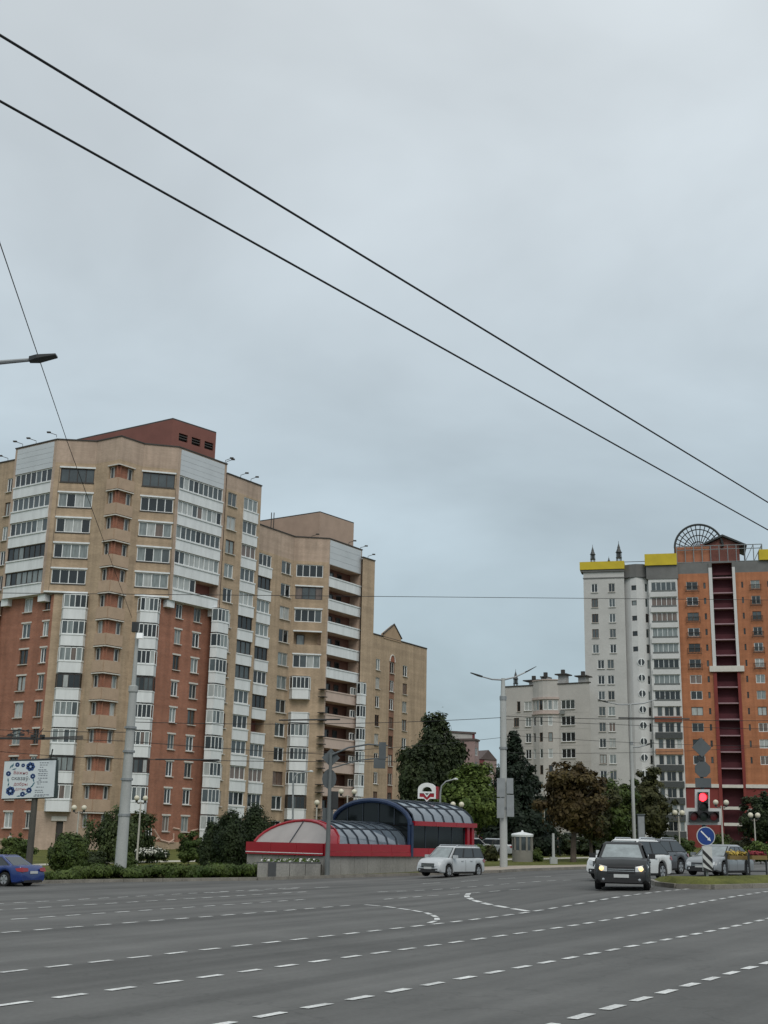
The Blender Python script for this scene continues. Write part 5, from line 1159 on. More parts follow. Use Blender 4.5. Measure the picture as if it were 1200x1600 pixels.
# globe park lamps
def globe_lamp(px, Y, yg, label, n=2, sep=12, yellow=False):
    s = stand(px, Y); r = thing('park_lamp', label, 'park lamp', s, 0, 'globe park lamps'); h = px_h(px, yg, s); hw = wpx(sep, Y) / 2 if n > 1 else 0; R = wpx(4.1, Y)
    mb = MB(); mb.tube([(0, 0, -.1), (0, 0, h - R * 1.2)], [.075, .05], 8); mb.tube([(0, 0, -.1), (0, 0, .5)], [.11, .09], 8); mb.build('post', M('pale painted post', (.42, .4, .35), .6, .1, 2), r)
    if n > 1: mb = MB(); mb.tube([(-hw, 0, h - R), (-hw * .6, 0, h - R * 2.0), (0, 0, h - R * 1.6), (hw * .6, 0, h - R * 2.0), (hw, 0, h - R)], .045, 6); mb.build('arm', M('dark bronze arm', (.12, .1, .08), .6, .1, 2), r)
    for i in range(n):
        x = (-hw, hw)[i] if n > 1 else 0; mb = MB(); mb.lathe([(.02, -R)] + [(R * math.sin(a), -R * math.cos(a)) for a in np.linspace(.25, math.pi - .05, 9)], 14, c=(x, 0, h)); mb.build('globe', GLOBE, r, smooth_=True)
        mb = MB(); mb.lathe([(R * .4, -.12), (R * .5, .06)], 10, c=(x, 0, h - R)); mb.build('cup', DKM, r)
globe_lamp(117, 92, 1262, 'twin globe park lamp left of the willow, before the entrance door', sep=15)
globe_lamp(213, 86, 1247, 'twin globe park lamp just right of the concrete pole', sep=13)
globe_lamp(540, 90, 1237, 'twin yellowish globe lamp behind the metro entrance arch', sep=20)
globe_lamp(492, 95, 1254, 'single globe lamp left of the grey signal mast', n=1)
globe_lamp(714, 100, 1257, 'twin globe park lamp just right of the metro sign', sep=13)
globe_lamp(1131, 92, 1254, 'tall twin globe lamp right of the red traffic light', sep=16)
globe_lamp(1182, 108, 1274, 'twin white globe lamp near the right edge', sep=11)
globe_lamp(1063, 110, 1270, 'twin white globe lamp left of the red traffic light', sep=11)
globe_lamp(851, 118, 1259, 'single globe lamp before the rusty chestnut', n=1)
# curved single lamps
def crook(label, px, Y, pts, group='curved street lamps'):
    s = stand(px, Y); r = thing('street_lamp', label, 'street lamp', s, 0, group); P = [(0, 0, -.1)]
    for (x, y) in pts: q = atY(x, y, Y); P.append((q[0] - s[0], 0, q[2] - s[2]))
    mb = MB(); mb.tube(P, [.08] * 2 + [.06] * (len(P) - 2), 8); mb.build('post', GALV, r, smooth_=True)
    e = P[-1]; mb = MB(); mb.lathe([(.06, .08), (.2, .02), (.2, -.06), (.05, -.1)], 10, c=(e[0], 0, e[2])); mb.build('lamp_head', LEDM, r); return r
crook('thin curved street lamp before the middle block', 457, 105, [(458, 1222), (461, 1213), (467, 1208), (486, 1205)])
crook('curved street lamp with white head behind the metro sign', 686, 104, [(688, 1240), (690, 1228), (697, 1221), (712, 1217)])
# short bollard post with base
s = stand(865, 92); r = thing('bollard', 'short pale post on a concrete foot beside the chestnut', 'bollard', s); mb = MB(); mb.tube([(0, 0, .45), (0, 0, px_h(863, 1302, s))], [.11, .09], 10); mb.build('post', POLEC, r)
mb = MB(); mb.box(-.25, .25, -.25, .25, -.1, .46); mb.build('foot', POLEC, r)
s = stand(1003, 101); r = thing('cabinet', 'tall grey roadside cabinet beside the slender lamp', 'cabinet', s); h = px_h(1003, 1272, s); mb = MB(); mb.box(-.28, .28, -.2, .2, -.05, h - .08); mb.build('body', SIGNB, r); mb = MB(); mb.box(-.33, .33, -.25, .25, h - .08, h); mb.build('lid', SIGNB, r); mb = MB(); mb.box(-.24, .24, -.225, -.205, .15, h - .2); mb.build('door', GALV, r)
# round kiosk
s = stand(816.5, 97); r = thing('kiosk', 'round glazed street kiosk with a white conical roof', 'kiosk', s); R = wpx(15.5, 97); h = px_h(816, 1307, s); hr = px_h(816, 1300, s)
mb = MB(); mb.lathe([(R, -.1), (R, .8), (R * .97, .82)], 20); mb.build('base', M('grey beige panel', (.2, .19, .165), .7, .1, 2), r)
for i in range(10):
    a = i * math.pi / 5; mb = MB(); mb.box(-.07, .07, -.05, .05, .8, h); o = mb.build('post', M('grey beige panel', (.3, .29, .26), .7, .1, 2), r); o.location = (R * .96 * math.cos(a), R * .96 * math.sin(a), 0); o.rotation_euler = (0, 0, a + math.pi / 2)
    a2 = a + math.pi / 10; mb = MB(); w_ = R * .29; mb.quad((-w_, 0, .8), (w_, 0, .8), (w_, 0, h), (-w_, 0, h)); o = mb.build('pane', GLASS[random.choice((0, 1, 1))], r, fix=False); o.location = (R * .91 * math.cos(a2), R * .91 * math.sin(a2), 0); o.rotation_euler = (0, 0, a2 + math.pi / 2)
mb = MB(); mb.lathe([(R * 1.06, h - .02), (R * 1.1, h + .12), (R * 1.02, h + .2), (.12, hr), (.05, hr + .12)], 20); mb.build('roof', CONC_W, r)
# signal mast seen from behind, at the corner of the pavilion
s = (C[0] + .02, C[1] - .75, road_z(C[0], C[1]) + .13); r = thing('signal_mast', 'grey signal mast with sign backs and a long arm before the metro entrance', 'traffic light', s)
h = px_h(520, 1176, s); mb = MB(); mb.tube([(0, 0, -.1), (0, 0, h)], [.15, .09], 10); mb.build('mast', M('dark grey mast', (.12, .13, .13), .6, .12, 2), r, smooth_=True)
def back(px, py, poly, parent, s, Y, name='sign_back', mat=None, d=.05):
    q = atY(px, py, Y); mb = MB(); k = Y / F; mb.prism_y([(q[0] - s[0] + x * k, q[2] - s[2] + z * k) for x, z in poly], Y - s[1], Y - s[1] + d); return mb.build(name, mat or SIGNB, parent)
ngon = lambda r_, n, a0=0, sy=1: [(r_ * math.cos(a0 + 2 * math.pi * i / n), r_ * sy * math.sin(a0 + 2 * math.pi * i / n)) for i in range(n)]
ym = s[1] + .1
back(517, 1184, ngon(14, 4, 0), r, s, ym); back(514.5, 1217, ngon(11, 14, 0, 1.35), r, s, ym + .02)
back(520, 1250, [(-7, -13), (8, -13), (8, 13), (-7, 13)], r, s, ym, 'signal_box', DKM, .3); back(513, 1272, [(-9, -9), (7, -9), (7, 9), (-9, 9)], r, s, ym + .05, 'signal_box', SIGNB, .25)
q = atY(604, 1166, ym + .5); P = [(0, 0, h - .15)]
for (x, y) in ((545, 1168), (575, 1163), (606, 1165)): a = atY(x, y, ym); P.append((a[0] - s[0], .1, a[2] - s[2]))
mb = MB(); mb.tube(P, [.06, .05, .05, .04], 7); mb.tube([(0, 0, h - .9), (atY(560, 1188, ym)[0] - s[0], .1, px_h(560, 1188, (0, ym, s[2]))), (P[-1][0], .1, px_h(605, 1183, (0, ym, s[2])))], .04, 6); mb.build('arm', SIGNB, r)
back(597, 1173, [(-5, -13), (6, -13), (6, 13), (-5, 13)], r, s, ym - .1, 'signal_box', SIGNB, .3); back(593, 1192, [(-9, -8), (9, -8), (9, 6), (-9, 6)], r, s, ym - .1, 'signal_box', SIGNB, .28)
# ---------------------------------------------------- island on the right
isl_px = [(1019, 1379.5), (1030, 1384.5), (1060, 1388), (1112, 1389.5), (1200, 1387), (1330, 1381)]
front = [on_road(*q)[:2] for q in isl_px]; tipP = front[0]
backp = [(tipP[0] + .6, tipP[1] + 1.1)] + [(x + .2, y + 3.6) for x, y in front[2:]]
def isl_z(X, Y): return road_z(X, Y) + .15
mb = MB(); ring = front + backp[::-1]; cx = sum(x for x, y in ring) / len(ring)
grid = []
for i in range(len(front)):
    b_ = backp[max(0, min(i - 1, len(backp) - 1))]
    for k in range(6): f_ = k / 5; X, Y = front[i][0] + (b_[0] - front[i][0]) * f_, front[i][1] + (b_[1] - front[i][1]) * f_; grid.append((X, Y, isl_z(X, Y) + .28 * math.sin(math.pi * f_) * min(1, i / 2)))
mb.v = grid
for i in range(len(front) - 1):
    for k in range(5): mb.f.append((i * 6 + k, i * 6 + 6 + k, i * 6 + 7 + k, i * 6 + 1 + k)); mb.mi.append(0)
structure(mb.build('traffic_island', GRASS, smooth_=True), 'grassy traffic island with a kerb on the right', 'island')
ik = bpy.data.objects.new('kerb', None); col.objects.link(ik); structure(ik, 'concrete kerb round the grassy traffic island', 'kerb')
kerb_run(front, lambda X, Y: road_z(X, Y) + .15, ik); kerb_run([front[0]] + backp, lambda X, Y: road_z(X, Y) + .13, ik)
# traffic light with red lit
b_ = on_road(1104, 1386); Yt = b_[1] + 1.5; s = (atY(1099, 1270, Yt)[0], Yt, isl_z(b_[0], Yt) + .2); k = Yt / F
r = thing('traffic_light', 'T shaped traffic light showing red on the grassy island', 'traffic light', s)
hp = px_h(1097, 1154, s); mb = MB(); mb.tube([(0, 0, -.3), (0, 0, hp)], [.09, .07], 10); mb.build('post', DKM, r)
def tl(px, py): a = atY(px, py, Yt); return (a[0] - s[0], a[2] - s[2])
WB = M('white backing board', (.52, .53, .52), .6, .05, 2); BKH = M('black signal housing', (.02, .02, .021), .5, .1, 3)
outl = [(1085, 1233.5), (1108, 1233.5), (1108, 1263.5), (1125.5, 1263.5), (1125.5, 1289), (1071, 1289), (1071, 1263.5), (1085, 1263.5)]
mb = MB(); mb.prism_y([tl(*q) for q in outl][::-1], -.1, -.06); mb.build('backing_board', WB, r)
inn = [(1089, 1238), (1104, 1238), (1104, 1268), (1121, 1268), (1121, 1284.5), (1075, 1284.5), (1075, 1268), (1089, 1268)]
mb = MB(); mb.prism_y([tl(*q) for q in inn][::-1], -.3, -.101); mb.build('housing', BKH, r)
REDL = M('lit red lens', (1.0, .02, .03), .3, 0, 1, emit=5.0); OFFR = M('unlit red lens', (.10, .012, .014), .3, .1, 2); OFFD = M('unlit dark lens', (.012, .02, .014), .3, .1, 2)
for (x, y, m_) in ((1095, 1246, REDL), (1096, 1261, OFFD), (1096.5, 1276, OFFD), (1081, 1276, OFFR), (1112, 1276, OFFR)):
    c = tl(x, y); R = 5.9 * k; mb = MB(); mb.lathe([(R, -.30), (R * .98, -.325), (.02, -.34)], 18, axis='Y', c=(c[0], 0, c[1])); mb.build('lens', m_, r)
    mb = MB(); n_ = 12; P = []
    for i in range(n_ + 1):
        a = math.pi * (-.12 + 1.24 * i / n_); P += [(c[0] + R * 1.1 * math.cos(a), -.30, c[1] + R * 1.1 * math.sin(a)), (c[0] + R * 1.1 * math.cos(a), -.48, c[1] + R * 1.1 * math.sin(a))]
    mb.add(P, [(2 * i, 2 * i + 1, 2 * i + 3, 2 * i + 2) for i in range(n_)]); mb.build('visor', BKH, r)
for (x, y, pl_) in ((1096.5, 1168, ngon(15, 4, 0)), (1098, 1202, ngon(12.5, 8, .39))): back(x, y, pl_, r, s, Yt - .15)
back(1099, 1223, [(-12, -7), (12, -7), (12, 7), (-12, 7)], r, s, Yt - .12, 'sign_back', SIGNB); back(1096, 1184.5, [(-5, -4), (5, -4), (5, 4), (-5, 4)], r, s, Yt - .12, 'junction_box', DKM, .2)
# blue keep right sign and striped post
s2 = (atY(1104, 1330, s[1] - .35)[0], s[1] - .35, s[2] - .1); r = thing('keep_right_sign', 'round blue sign with white arrow above a black and white striped post', 'sign', s2); Y2 = s2[1]; k2 = Y2 / F
q = atY(1103, 1306.5, Y2); c = (q[0] - s2[0], q[2] - s2[2]); R = 14 * k2
mb = MB(); mb.lathe([(R, 0), (R, .04)], 28, axis='Y', c=(c[0], 0, c[1])); mb.build('rim', WB, r); mb = MB(); mb.lathe([(R * .92, -.006), (R * .92, .03)], 28, axis='Y', c=(c[0], 0, c[1])); mb.build('face', M('blue sign face', (.012, .045, .2), .4, .05, 2), r)
def rot(P, a): return [(c[0] + x * math.cos(a) - z * math.sin(a), c[1] + x * math.sin(a) + z * math.cos(a)) for x, z in P]
a = math.radians(-45); mb = MB(); mb.prism_y(rot([(-.75 * R, -.07 * R), (.35 * R, -.07 * R), (.35 * R, -.2 * R), (.72 * R, 0), (.35 * R, .2 * R), (.35 * R, .07 * R), (-.75 * R, .07 * R)], a), -.014, -.002); mb.build('arrow', WS, r)
mb = MB(); mb.tube([(c[0], .06, -.3), (c[0], .06, c[1] + R)], .05, 8); mb.build('post', GALV, r)
pw = 7.2 * k2; zt, zb = px_h(1104, 1322, s2), px_h(1104, 1361, s2); mb = MB(); mb.box(c[0] - pw, c[0] + pw, -.12, .0, zb, zt); mb.build('stripe_board', WB, r)
mb = MB(); hgt = zt - zb; nst = 3
for i in range(nst):
    z0 = zt - hgt * (.12 + i * .36); h2 = hgt * .17; P = [(c[0] - pw, z0), (c[0] + pw, z0 - 2 * pw * 1.0), (c[0] + pw, z0 - 2 * pw - h2), (c[0] - pw, z0 - h2)]
    P = [(x, min(zt, max(zb, z))) for x, z in P]; mb.prism_y(P, -.128, -.118)
mb.build('stripes', BKH, r)
# railing with flower boxes on the island
def railing_run(label, x0, x1, flower):
    a, b_ = on_road(x0, 1383), on_road(x1, 1382); a = (atY(x0, 1362, a[1] + 2.6)[0], a[1] + 2.6); b_ = (atY(x1, 1362, b_[1] + 2.6)[0], b_[1] + 2.6); za = isl_z(*a) + .1; s = (a[0], a[1], za)
    r = thing('railing', label, 'railing', s, math.atan2(b_[1] - a[1], b_[0] - a[0]), 'island railings'); L = math.hypot(b_[0] - a[0], b_[1] - a[1]); mb = MB()
    for z in (.95, .25): mb.tube([(0, 0, z), (L, 0, z)], .03, 6)
    mb.build('rail', DKM, r)
    for x in (0, L): mb = MB(); mb.tube([(x, 0, -.2), (x, 0, 1.05)], .045, 6); mb.build('post', DKM, r)
    if flower:
        mb = MB(); mb.box(.08, L - .08, -.14, .14, .74, .92); mb.build('flower_box', M('ochre flower box', (.2, .14, .05), .7, .1, 2), r)
        leaves('flowers', r, [(x, 0, 1.0) for x in np.linspace(.15, L - .15, 6)], [(.16, .16, .12)] * 6, 260, .07, M('yellow bloom', (.42, .30, .06), .8, .2, 4) if flower == 1 else M('red bloom', (.22, .03, .04), .8, .3, 4))
railing_run('dark railing with yellow flower box in front of the silver car', 1136, 1167, 1); railing_run('dark railing with red flowers at the right edge', 1171, 1198, 2)
# ---------------------------------------------------- billboard
Yb = 74.0; sB = stand(57, Yb); r = thing('billboard', 'white billboard with a blue flower wreath on a dark post', 'billboard', sB)
def bp(px, py): a = atY(px, py, Yb); return (a[0] - sB[0], a[2] - sB[2])
Q = [bp(3, 1248), bp(84, 1245.5), bp(88, 1188), bp(8, 1190)]
mb = MB(); mb.prism_y([(x, z) for x, z in Q], -.1, .02); mb.build('panel', M('billboard sheet', (.56, .61, .63), .5, .03, 1), r)
mb = MB(); Qd = [bp(2.5, 1249.5), bp(88, 1247), bp(89.5, 1187), bp(7.5, 1189)]; mb.prism_y(Qd, .021, .32); mb.build('frame', M('dark billboard frame', (.03, .05, .05), .6, .1, 2), r)
mb = MB(); p0 = bp(56, 1247); mb.tube([(p0[0] - .1, .17, -.3), (p0[0] - .1, .17, p0[1] + .2)], [.2, .17], 10); mb.build('post', M('dark post', (.075, .07, .06), .7, .15, 2), r)
mb = MB(); mb.tube([(Q[0][0] + .2, .1, Q[3][1] + .05), (Q[1][0], .1, Q[2][1] + .1)], .06, 6); mb.tube([(Q[1][0] - .3, -.3, Q[2][1]), (Q[1][0] - .15, -.6, Q[2][1] + .6)], .04, 5); mb.build('lighting_bar', DKM, r)
INKB, INKD, INKR, INKG = M('blue ink', (.03, .07, .2), .6, .15, 6), M('dark ink', (.035, .04, .05), .6, .1, 6), M('red ink', (.30, .06, .07), .6, .1, 6), M('grey ink', (.17, .19, .22), .6, .1, 6)
def flower(px, py, rad, n=7):
    c = bp(px, py); k_ = Yb / F; mb = MB()
    for i in range(n):
        a = 2 * math.pi * i / n; cc = (c[0] + rad * .6 * k_ * math.cos(a), c[1] + rad * .6 * k_ * math.sin(a)); mb.add([(cc[0] + rad * .42 * k_ * math.cos(t), -.106, cc[1] + rad * .42 * k_ * math.sin(t)) for t in np.linspace(0, 2 * math.pi, 9)[:-1]], [tuple(range(8))])
    mb.build('printed_flower', INKB, r, fix=False)
    mb = MB(); mb.add([(c[0] + rad * .25 * k_ * math.cos(t), -.109, c[1] + rad * .25 * k_ * math.sin(t)) for t in np.linspace(0, 2 * math.pi, 9)[:-1]], [tuple(range(8))]); mb.build('printed_flower', M('pale blue ink', (.35, .45, .6), .6, .1, 5), r, fix=False)
for (x, y, rd) in ((48.5, 1198, 7), (17, 1236, 7), (28, 1195, 3.6), (37, 1196, 3), (46, 1235, 4.5), (14, 1209, 4), (52, 1213, 4), (36, 1241, 4)): flower(x, y, rd)
mb = MB()
for (x, y, a) in ((18, 1198, 60), (21, 1196, 75), (13.5, 1219, 100), (14, 1226, 80), (53, 1225, 50), (50, 1229, 40), (23, 1202, 20), (53, 1219, 110), (30, 1244, 5), (41, 1241, 30)):
    c = bp(x, y); k_ = Yb / F; a = math.radians(a); d_ = (math.cos(a) * 4 * k_, math.sin(a) * 4 * k_); n_ = (-math.sin(a) * 1.1 * k_, math.cos(a) * 1.1 * k_)
    mb.add([(c[0] - d_[0], -.104, c[1] - d_[1]), (c[0] - n_[0], -.104, c[1] - n_[1]), (c[0] + d_[0], -.104, c[1] + d_[1]), (c[0] + n_[0], -.104, c[1] + n_[1])], [(0, 1, 2, 3)])
mb.build('printed_leaves', M('teal ink', (.03, .12, .16), .6, .1, 5), r, fix=False)
def text(body, px, py, size, mat, name='lettering'):
    cu = bpy.data.curves.new(name, 'FONT'); cu.body = body; cu.size = size * Yb / F; cu.align_x = 'CENTER'; cu.extrude = .002; cu.materials.append(mat)
    o = bpy.data.objects.new(name, cu); col.objects.link(o); o.parent = r; c = bp(px, py); o.location = (c[0], -.108, c[1]); o.rotation_euler = (math.pi / 2, 0, 0)
    dg = bpy.context.evaluated_depsgraph_get(); me = bpy.data.meshes.new_from_object(o.evaluated_get(dg)); o2 = link(name, me, r); o2.location = o.location; o2.rotation_euler = o.rotation_euler; bpy.data.objects.remove(o)
text('Важно', 33, 1210, 7, INKR); text('сказаў-', 33, 1219, 8, INKD); text('добры', 33, 1227.5, 6.8, INKR); text('дзень', 33, 1235, 6, INKR)
mb = MB(); random.seed(3)
for i, (y, x0, x1) in enumerate(((1192, 63, 77), (1195.5, 63, 75), (1199, 63, 69), (1203, 60, 75), (1205.5, 62, 75), (1209, 60, 75), (1212, 61, 75), (1216, 60, 76), (1219, 61, 66), (1222, 58, 76), (1225, 59, 64), (1230, 57, 69), (1235, 55, 69), (1238, 55, 69), (1242, 55, 78), (1244, 53, 70))):
    x = x0
    while x < x1 - 1:
        w_ = min(x1, x + random.uniform(1.5, 4.5)); a0 = bp(x, y + .65); a1 = bp(w_, y - .65); mb.quad((a0[0], -.105, a0[1]), (a1[0], -.105, a0[1]), (a1[0], -.105, a1[1]), (a0[0], -.105, a1[1])); x = w_ + .9
mb.build('small_print', INKG, r, fix=False)['kind'] = 'stuff'
# ================================================================== OVERHEAD WIRES
WIRE = M('black wire', (.012, .013, .014), .6, .1, 2)
def wire(label, pts, rad, sag=0.0, name='overhead_wire', group='overhead wires', ins=()):
    r = None; mb = MB(); P = [Vector(p) for p in pts]; out_ = []
    for i in range(len(P) - 1):
        n_ = 14
        for k_ in range(n_ + (i == len(P) - 2)): f_ = k_ / n_; q = P[i].lerp(P[i + 1], f_); q.z -= sag * 4 * f_ * (1 - f_); out_.append(q)
    mb.tube(out_, rad, 6)
    o = mb.build(name, WIRE, None); tag(o, label, 'wire', group)
    for (a, b_, rr) in ins:
        mm = MB(); mm.tube([P[0].lerp(P[-1], a), P[0].lerp(P[-1], b_)], rr, 6); mm.build('insulator', DKM, o)
    return o
def along(pa, pb, Za, Zb, ext=0.25):
    a = (*atZ(*pa, Za), Za); b_ = (*atZ(*pb, Zb), Zb); a, b_ = Vector(a), Vector(b_); return [a - (b_ - a) * ext, b_ + (b_ - a) * ext * 3]
wire('upper of the two thick black trolley wires crossing the sky', along((0, 55), (1200, 785), 7.0, 7.0), .0095, name='trolley_wire', group='thick trolley wires')
wire('lower of the two thick black trolley wires crossing the sky', along((0, 158), (1200, 828), 7.0, 7.0), .0095, name='trolley_wire', group='thick trolley wires')
a = atY(-12, 345, 22); b_ = atY(206, 965, 69.5); m_ = atY(105, 690, 40)
wire('thin wire slanting down from the left edge to the concrete pole', [a, m_, b_], .012)
def span(label, pa, Ya, pb, Yb_, rad=.016, sag=.15, ins=()): return wire(label, [atY(*pa, Ya), atY(*pb, Yb_)], rad, sag, ins=ins)
span('long thin wire across both buildings at mid height', (-60, 926), 60, (1260, 938), 95, .018, .0)
span('wire from the concrete pole towards the centre lamp post, upper one', (203, 1128), 69.5, (787, 1121), 82, .02, .25, ins=((.36, .52, .05),))
span('wire pair right of the centre lamp post, upper one', (787, 1119), 82, (1260, 1126), 80, .02, .1, ins=((.385, .54, .055), (.46, .62, .05)))
span('wire pair right of the centre lamp post, lower one', (787, 1124), 82, (1260, 1140), 80, .016, .1)
span('wire right of the centre lamp post, third one down', (787, 1148), 82, (1260, 1166), 84, .014, .2)
span('wire right of the centre lamp post, lowest one', (787, 1176), 82, (1260, 1162), 84, .014, .25)
span('wire from the concrete pole to the signal mast, middle one', (200, 1158), 69.5, (600, 1182), 78, .018, .1)
span('wire from the concrete pole, thick lower one across the red wall', (196, 1186), 69.5, (620, 1190), 78, .02, .05, ins=((.1, .32, .045),))
span('wire left of the concrete pole, upper one', (-60, 1138), 66, (203, 1144), 69.5, .02, .05)
span('wire left of the concrete pole, lower one', (-60, 1146), 66, (200, 1158), 69.5, .018, .05)
span('wire left of the concrete pole, lowest one', (-60, 1168), 66, (198, 1186), 69.5, .016, .1)
span('thin wire from the centre lamp post to the left block', (420, 1178), 74, (787, 1152), 82, .014, .15)
# trolley switch assembly at the left edge
o = thing('trolley_switch', 'dark tangled trolley wire switch hanging at the left edge', 'wire fitting', atY(40, 1152, 66)); c = o.location
mb = MB()
for i in range(3): mb.tube([Vector(atY(-40, 1152 + i, 66)) - c, Vector(atY(60, 1153 + i * 1.2, 66)) - c, Vector(atY(130, 1150 + 2 * i, 66.5)) - c], .026, 6)
mb.build('running_bar', DKM, o); mb = MB()
for (x0, y0, x1, y1) in ((10, 1150, 30, 1139), (30, 1139, 60, 1148), (18, 1150, 45, 1140), (45, 1140, 44, 1148), (60, 1148, 68, 1138), (20, 1137, 22, 1150)): mb.tube([Vector(atY(x0, y0, 66)) - c, Vector(atY(x1, y1, 66)) - c], .022, 5)
mb.build('hanger', DKM, o)
for x, y in ((16, 1149), (34, 1148), (52, 1150), (66, 1150)): q = Vector(atY(x, y, 66)) - c; mb = MB(); mb.box(q.x - .13, q.x + .13, -.06, .06, q.z - .06, q.z + .07); mb.build('insulator', DKM, o)
# ================================================================== VEHICLES
TYRE = M('tyre rubber', (.012, .012, .012), .85, .1, 4); RIM = M('alloy rim', (.42, .43, .44), .35, .05, 3, metal=.6); TRIM = M('black plastic trim', (.022, .022, .023), .6, .1, 3)
AUTOG = M('car glass', (.03, .036, .04), .04, .15, 1.5, spec=.6, ior=1.5); SCREEN = M('windscreen glass with painted sky sheen', (.2, .23, .232), .04, .35, 2.0, spec=.8, ior=1.6)  # windscreen base colour is raised to stand for the sky reflected in it
CHROME = M('chrome', (.6, .61, .62), .15, .03, 3, metal=.9); LAMPG = M('headlamp glass', (.5, .52, .53), .1, .1, 6, spec=.8); LAMPW = M('lit headlamp', (1, .66, .28), .2, 0, 1, emit=1.1)
TAIL = M('tail lamp', (.26, .012, .02), .15, .1, 4, spec=.7); PLATE = M('number plate', (.5, .51, .5), .5, .05, 5); UNDER = M('car underside', (.012, .012, .012), .9, .1, 3)
def car(name, label, loc, head, paint, L=4.5, W=1.8, H=1.5, wb=2.7, wr=.33, clr=.2, hood=.92, belt=.95, deck=None, xws=1.1, xrf=.35, xrr=-1.1, xre=-1.75, nside=2, lit=False, roofrails=False, clad=False, scale=1.0, dark_glass=False, fo=.85, grille='wide', wagon=True):
    r = thing(name, label, 'car', loc, head); r.scale = (scale,) * 3
    bz = road_z(loc[0], loc[1])
    hw = W / 2; xf, xr = L / 2, -L / 2; wx = (xf - fo, xf - fo - wb); ra = wr + .07
    deck = deck if deck is not None else belt
    def ztop(x):
        pts = [(xr - .01, .62 * deck), (xr + .06, deck * .9), (xr + .22, deck), (xre, max(deck, belt)), (xws - .1, belt), (xws, hood + .03), (xws + (xf - xws) * .55, hood - .04), (xf - .28, hood - .13), (xf - .1, hood - .24), (xf + .01, hood - .42)]
        for (a, za), (b_, zb) in zip(pts, pts[1:]):
            if x <= b_: return za + (zb - za) * (x - a) / (b_ - a)
        return pts[-1][1]
    def wid(x):
        t = abs(x) / (L / 2); w_ = hw * (1 - .035 * t ** 2 - .10 * max(0, (t - .82) / .18) ** 2.2)
        return w_
    def zbot(x):
        z = clr + .10 * max(0, (abs(x) / (L / 2) - .8) / .2) ** 2
        for c in wx:
            if abs(x - c) < ra: z = max(z, wr + math.sqrt(ra * ra - (x - c) ** 2))
        return z
    st = sorted(set([round(v, 3) for v in list(np.linspace(xr, xf, 44)) + [c + ra * q for c in wx for q in (-1.001, -.999, -.9, -.7, -.4, 0, .4, .7, .9, .999, 1.001)]])); st = [x for x in st if xr <= x <= xf]
    mb = MB(); ring = []
    for x in st:
        w_, zb, zt = wid(x), zbot(x), ztop(x); zt = max(zt, zb + .12); hgt = zt - zb
        ys_ = [(w_ * .0, zb), (w_ * .9, zb), (w_ * .985, zb + min(.06, hgt * .2)), (w_, zb + hgt * .35), (w_ * .995, zb + hgt * .62), (w_ * .975, zb + hgt * .84), (w_ * .92, zt - hgt * .03), (w_ * .80, zt), (0, zt + .025)]
        ring.append([(x, y, z) for y, z in ys_] + [(x, -y, z) for y, z in ys_[1:-1][::-1]])
    n = len(ring[0]); mb.v = [p for q in ring for p in q]
    for i in range(len(st) - 1):
        for k_ in range(n): mb.f.append((i * n + k_, (i + 1) * n + k_, (i + 1) * n + (k_ + 1) % n, i * n + (k_ + 1) % n)); mb.mi.append(1 if (clad and k_ in (0, 1, 2, n - 1, n - 2, n - 3)) or k_ in (0, n - 1) else 0)
    mb.f.append(tuple(range(n))); mb.mi.append(0); mb.f.append(tuple(range((len(st) - 1) * n, len(st) * n))[::-1]); mb.mi.append(0)
    mb.build('body', [paint, TRIM if clad else UNDER], r, smooth_=True)
    # cabin
    b0, rf = hw * .93, hw * .72; zb_, zr_ = belt - .04, H - .07
    base = [(xws + .02, b0 * .93), (xws - .5, b0), (xre + .45, b0), (xre, b0 * .9)]; roof = [(xrf, rf * .94), (xrf - .3, rf), (xrr + .25, rf), (xrr, rf * .93)]; cap = [(xrf - .12, rf * .8), (xrf - .4, rf * .84), (xrr + .35, rf * .84), (xrr + .12, rf * .8)]
    def loop(pts, z): return [(x, y, z) for x, y in pts] + [(x, -y, z) for x, y in pts[::-1]]
    zmid = zr_ - .05
    loops = [loop(base, zb_), loop(roof, zr_), loop(cap, H)]
    mb = MB(); m_ = 8; mb.v = [p for l in loops for p in l]
    for i in range(2):
        for k_ in range(m_): mb.f.append((i * m_ + k_, i * m_ + (k_ + 1) % m_, (i + 1) * m_ + (k_ + 1) % m_, (i + 1) * m_ + k_)); mb.mi.append(0)
    mb.f.append(tuple(range(16, 24))); mb.mi.append(0); mb.build('cabin', paint, r, smooth_=True)
    def pane(nm, a, b_, c, d, ins=.06, mat=AUTOG, off_=.012):
        a, b_, c, d = map(Vector, (a, b_, c, d)); ce = (a + b_ + c + d) / 4; nrm = (b_ - a).cross(d - a).normalized()
        if nrm.dot(ce - Vector((0, 0, H * .55))) < 0: nrm = -nrm
        q = [ce + (p - ce) * (1 - ins) + nrm * off_ for p in (a, b_, c, d)]; mb = MB(); mb.add(q, [(0, 1, 2, 3)]); mb.build(nm, mat, r, fix=False)
    B0, R0 = loops[0], loops[1]
    pane('screen_surround', B0[7], B0[0], R0[0], R0[7], .05, TRIM, .006); pane('windscreen', B0[7], B0[0], R0[0], R0[7], .13, SCREEN); pane('rear_window', B0[3], B0[4], R0[4], R0[3], .14)
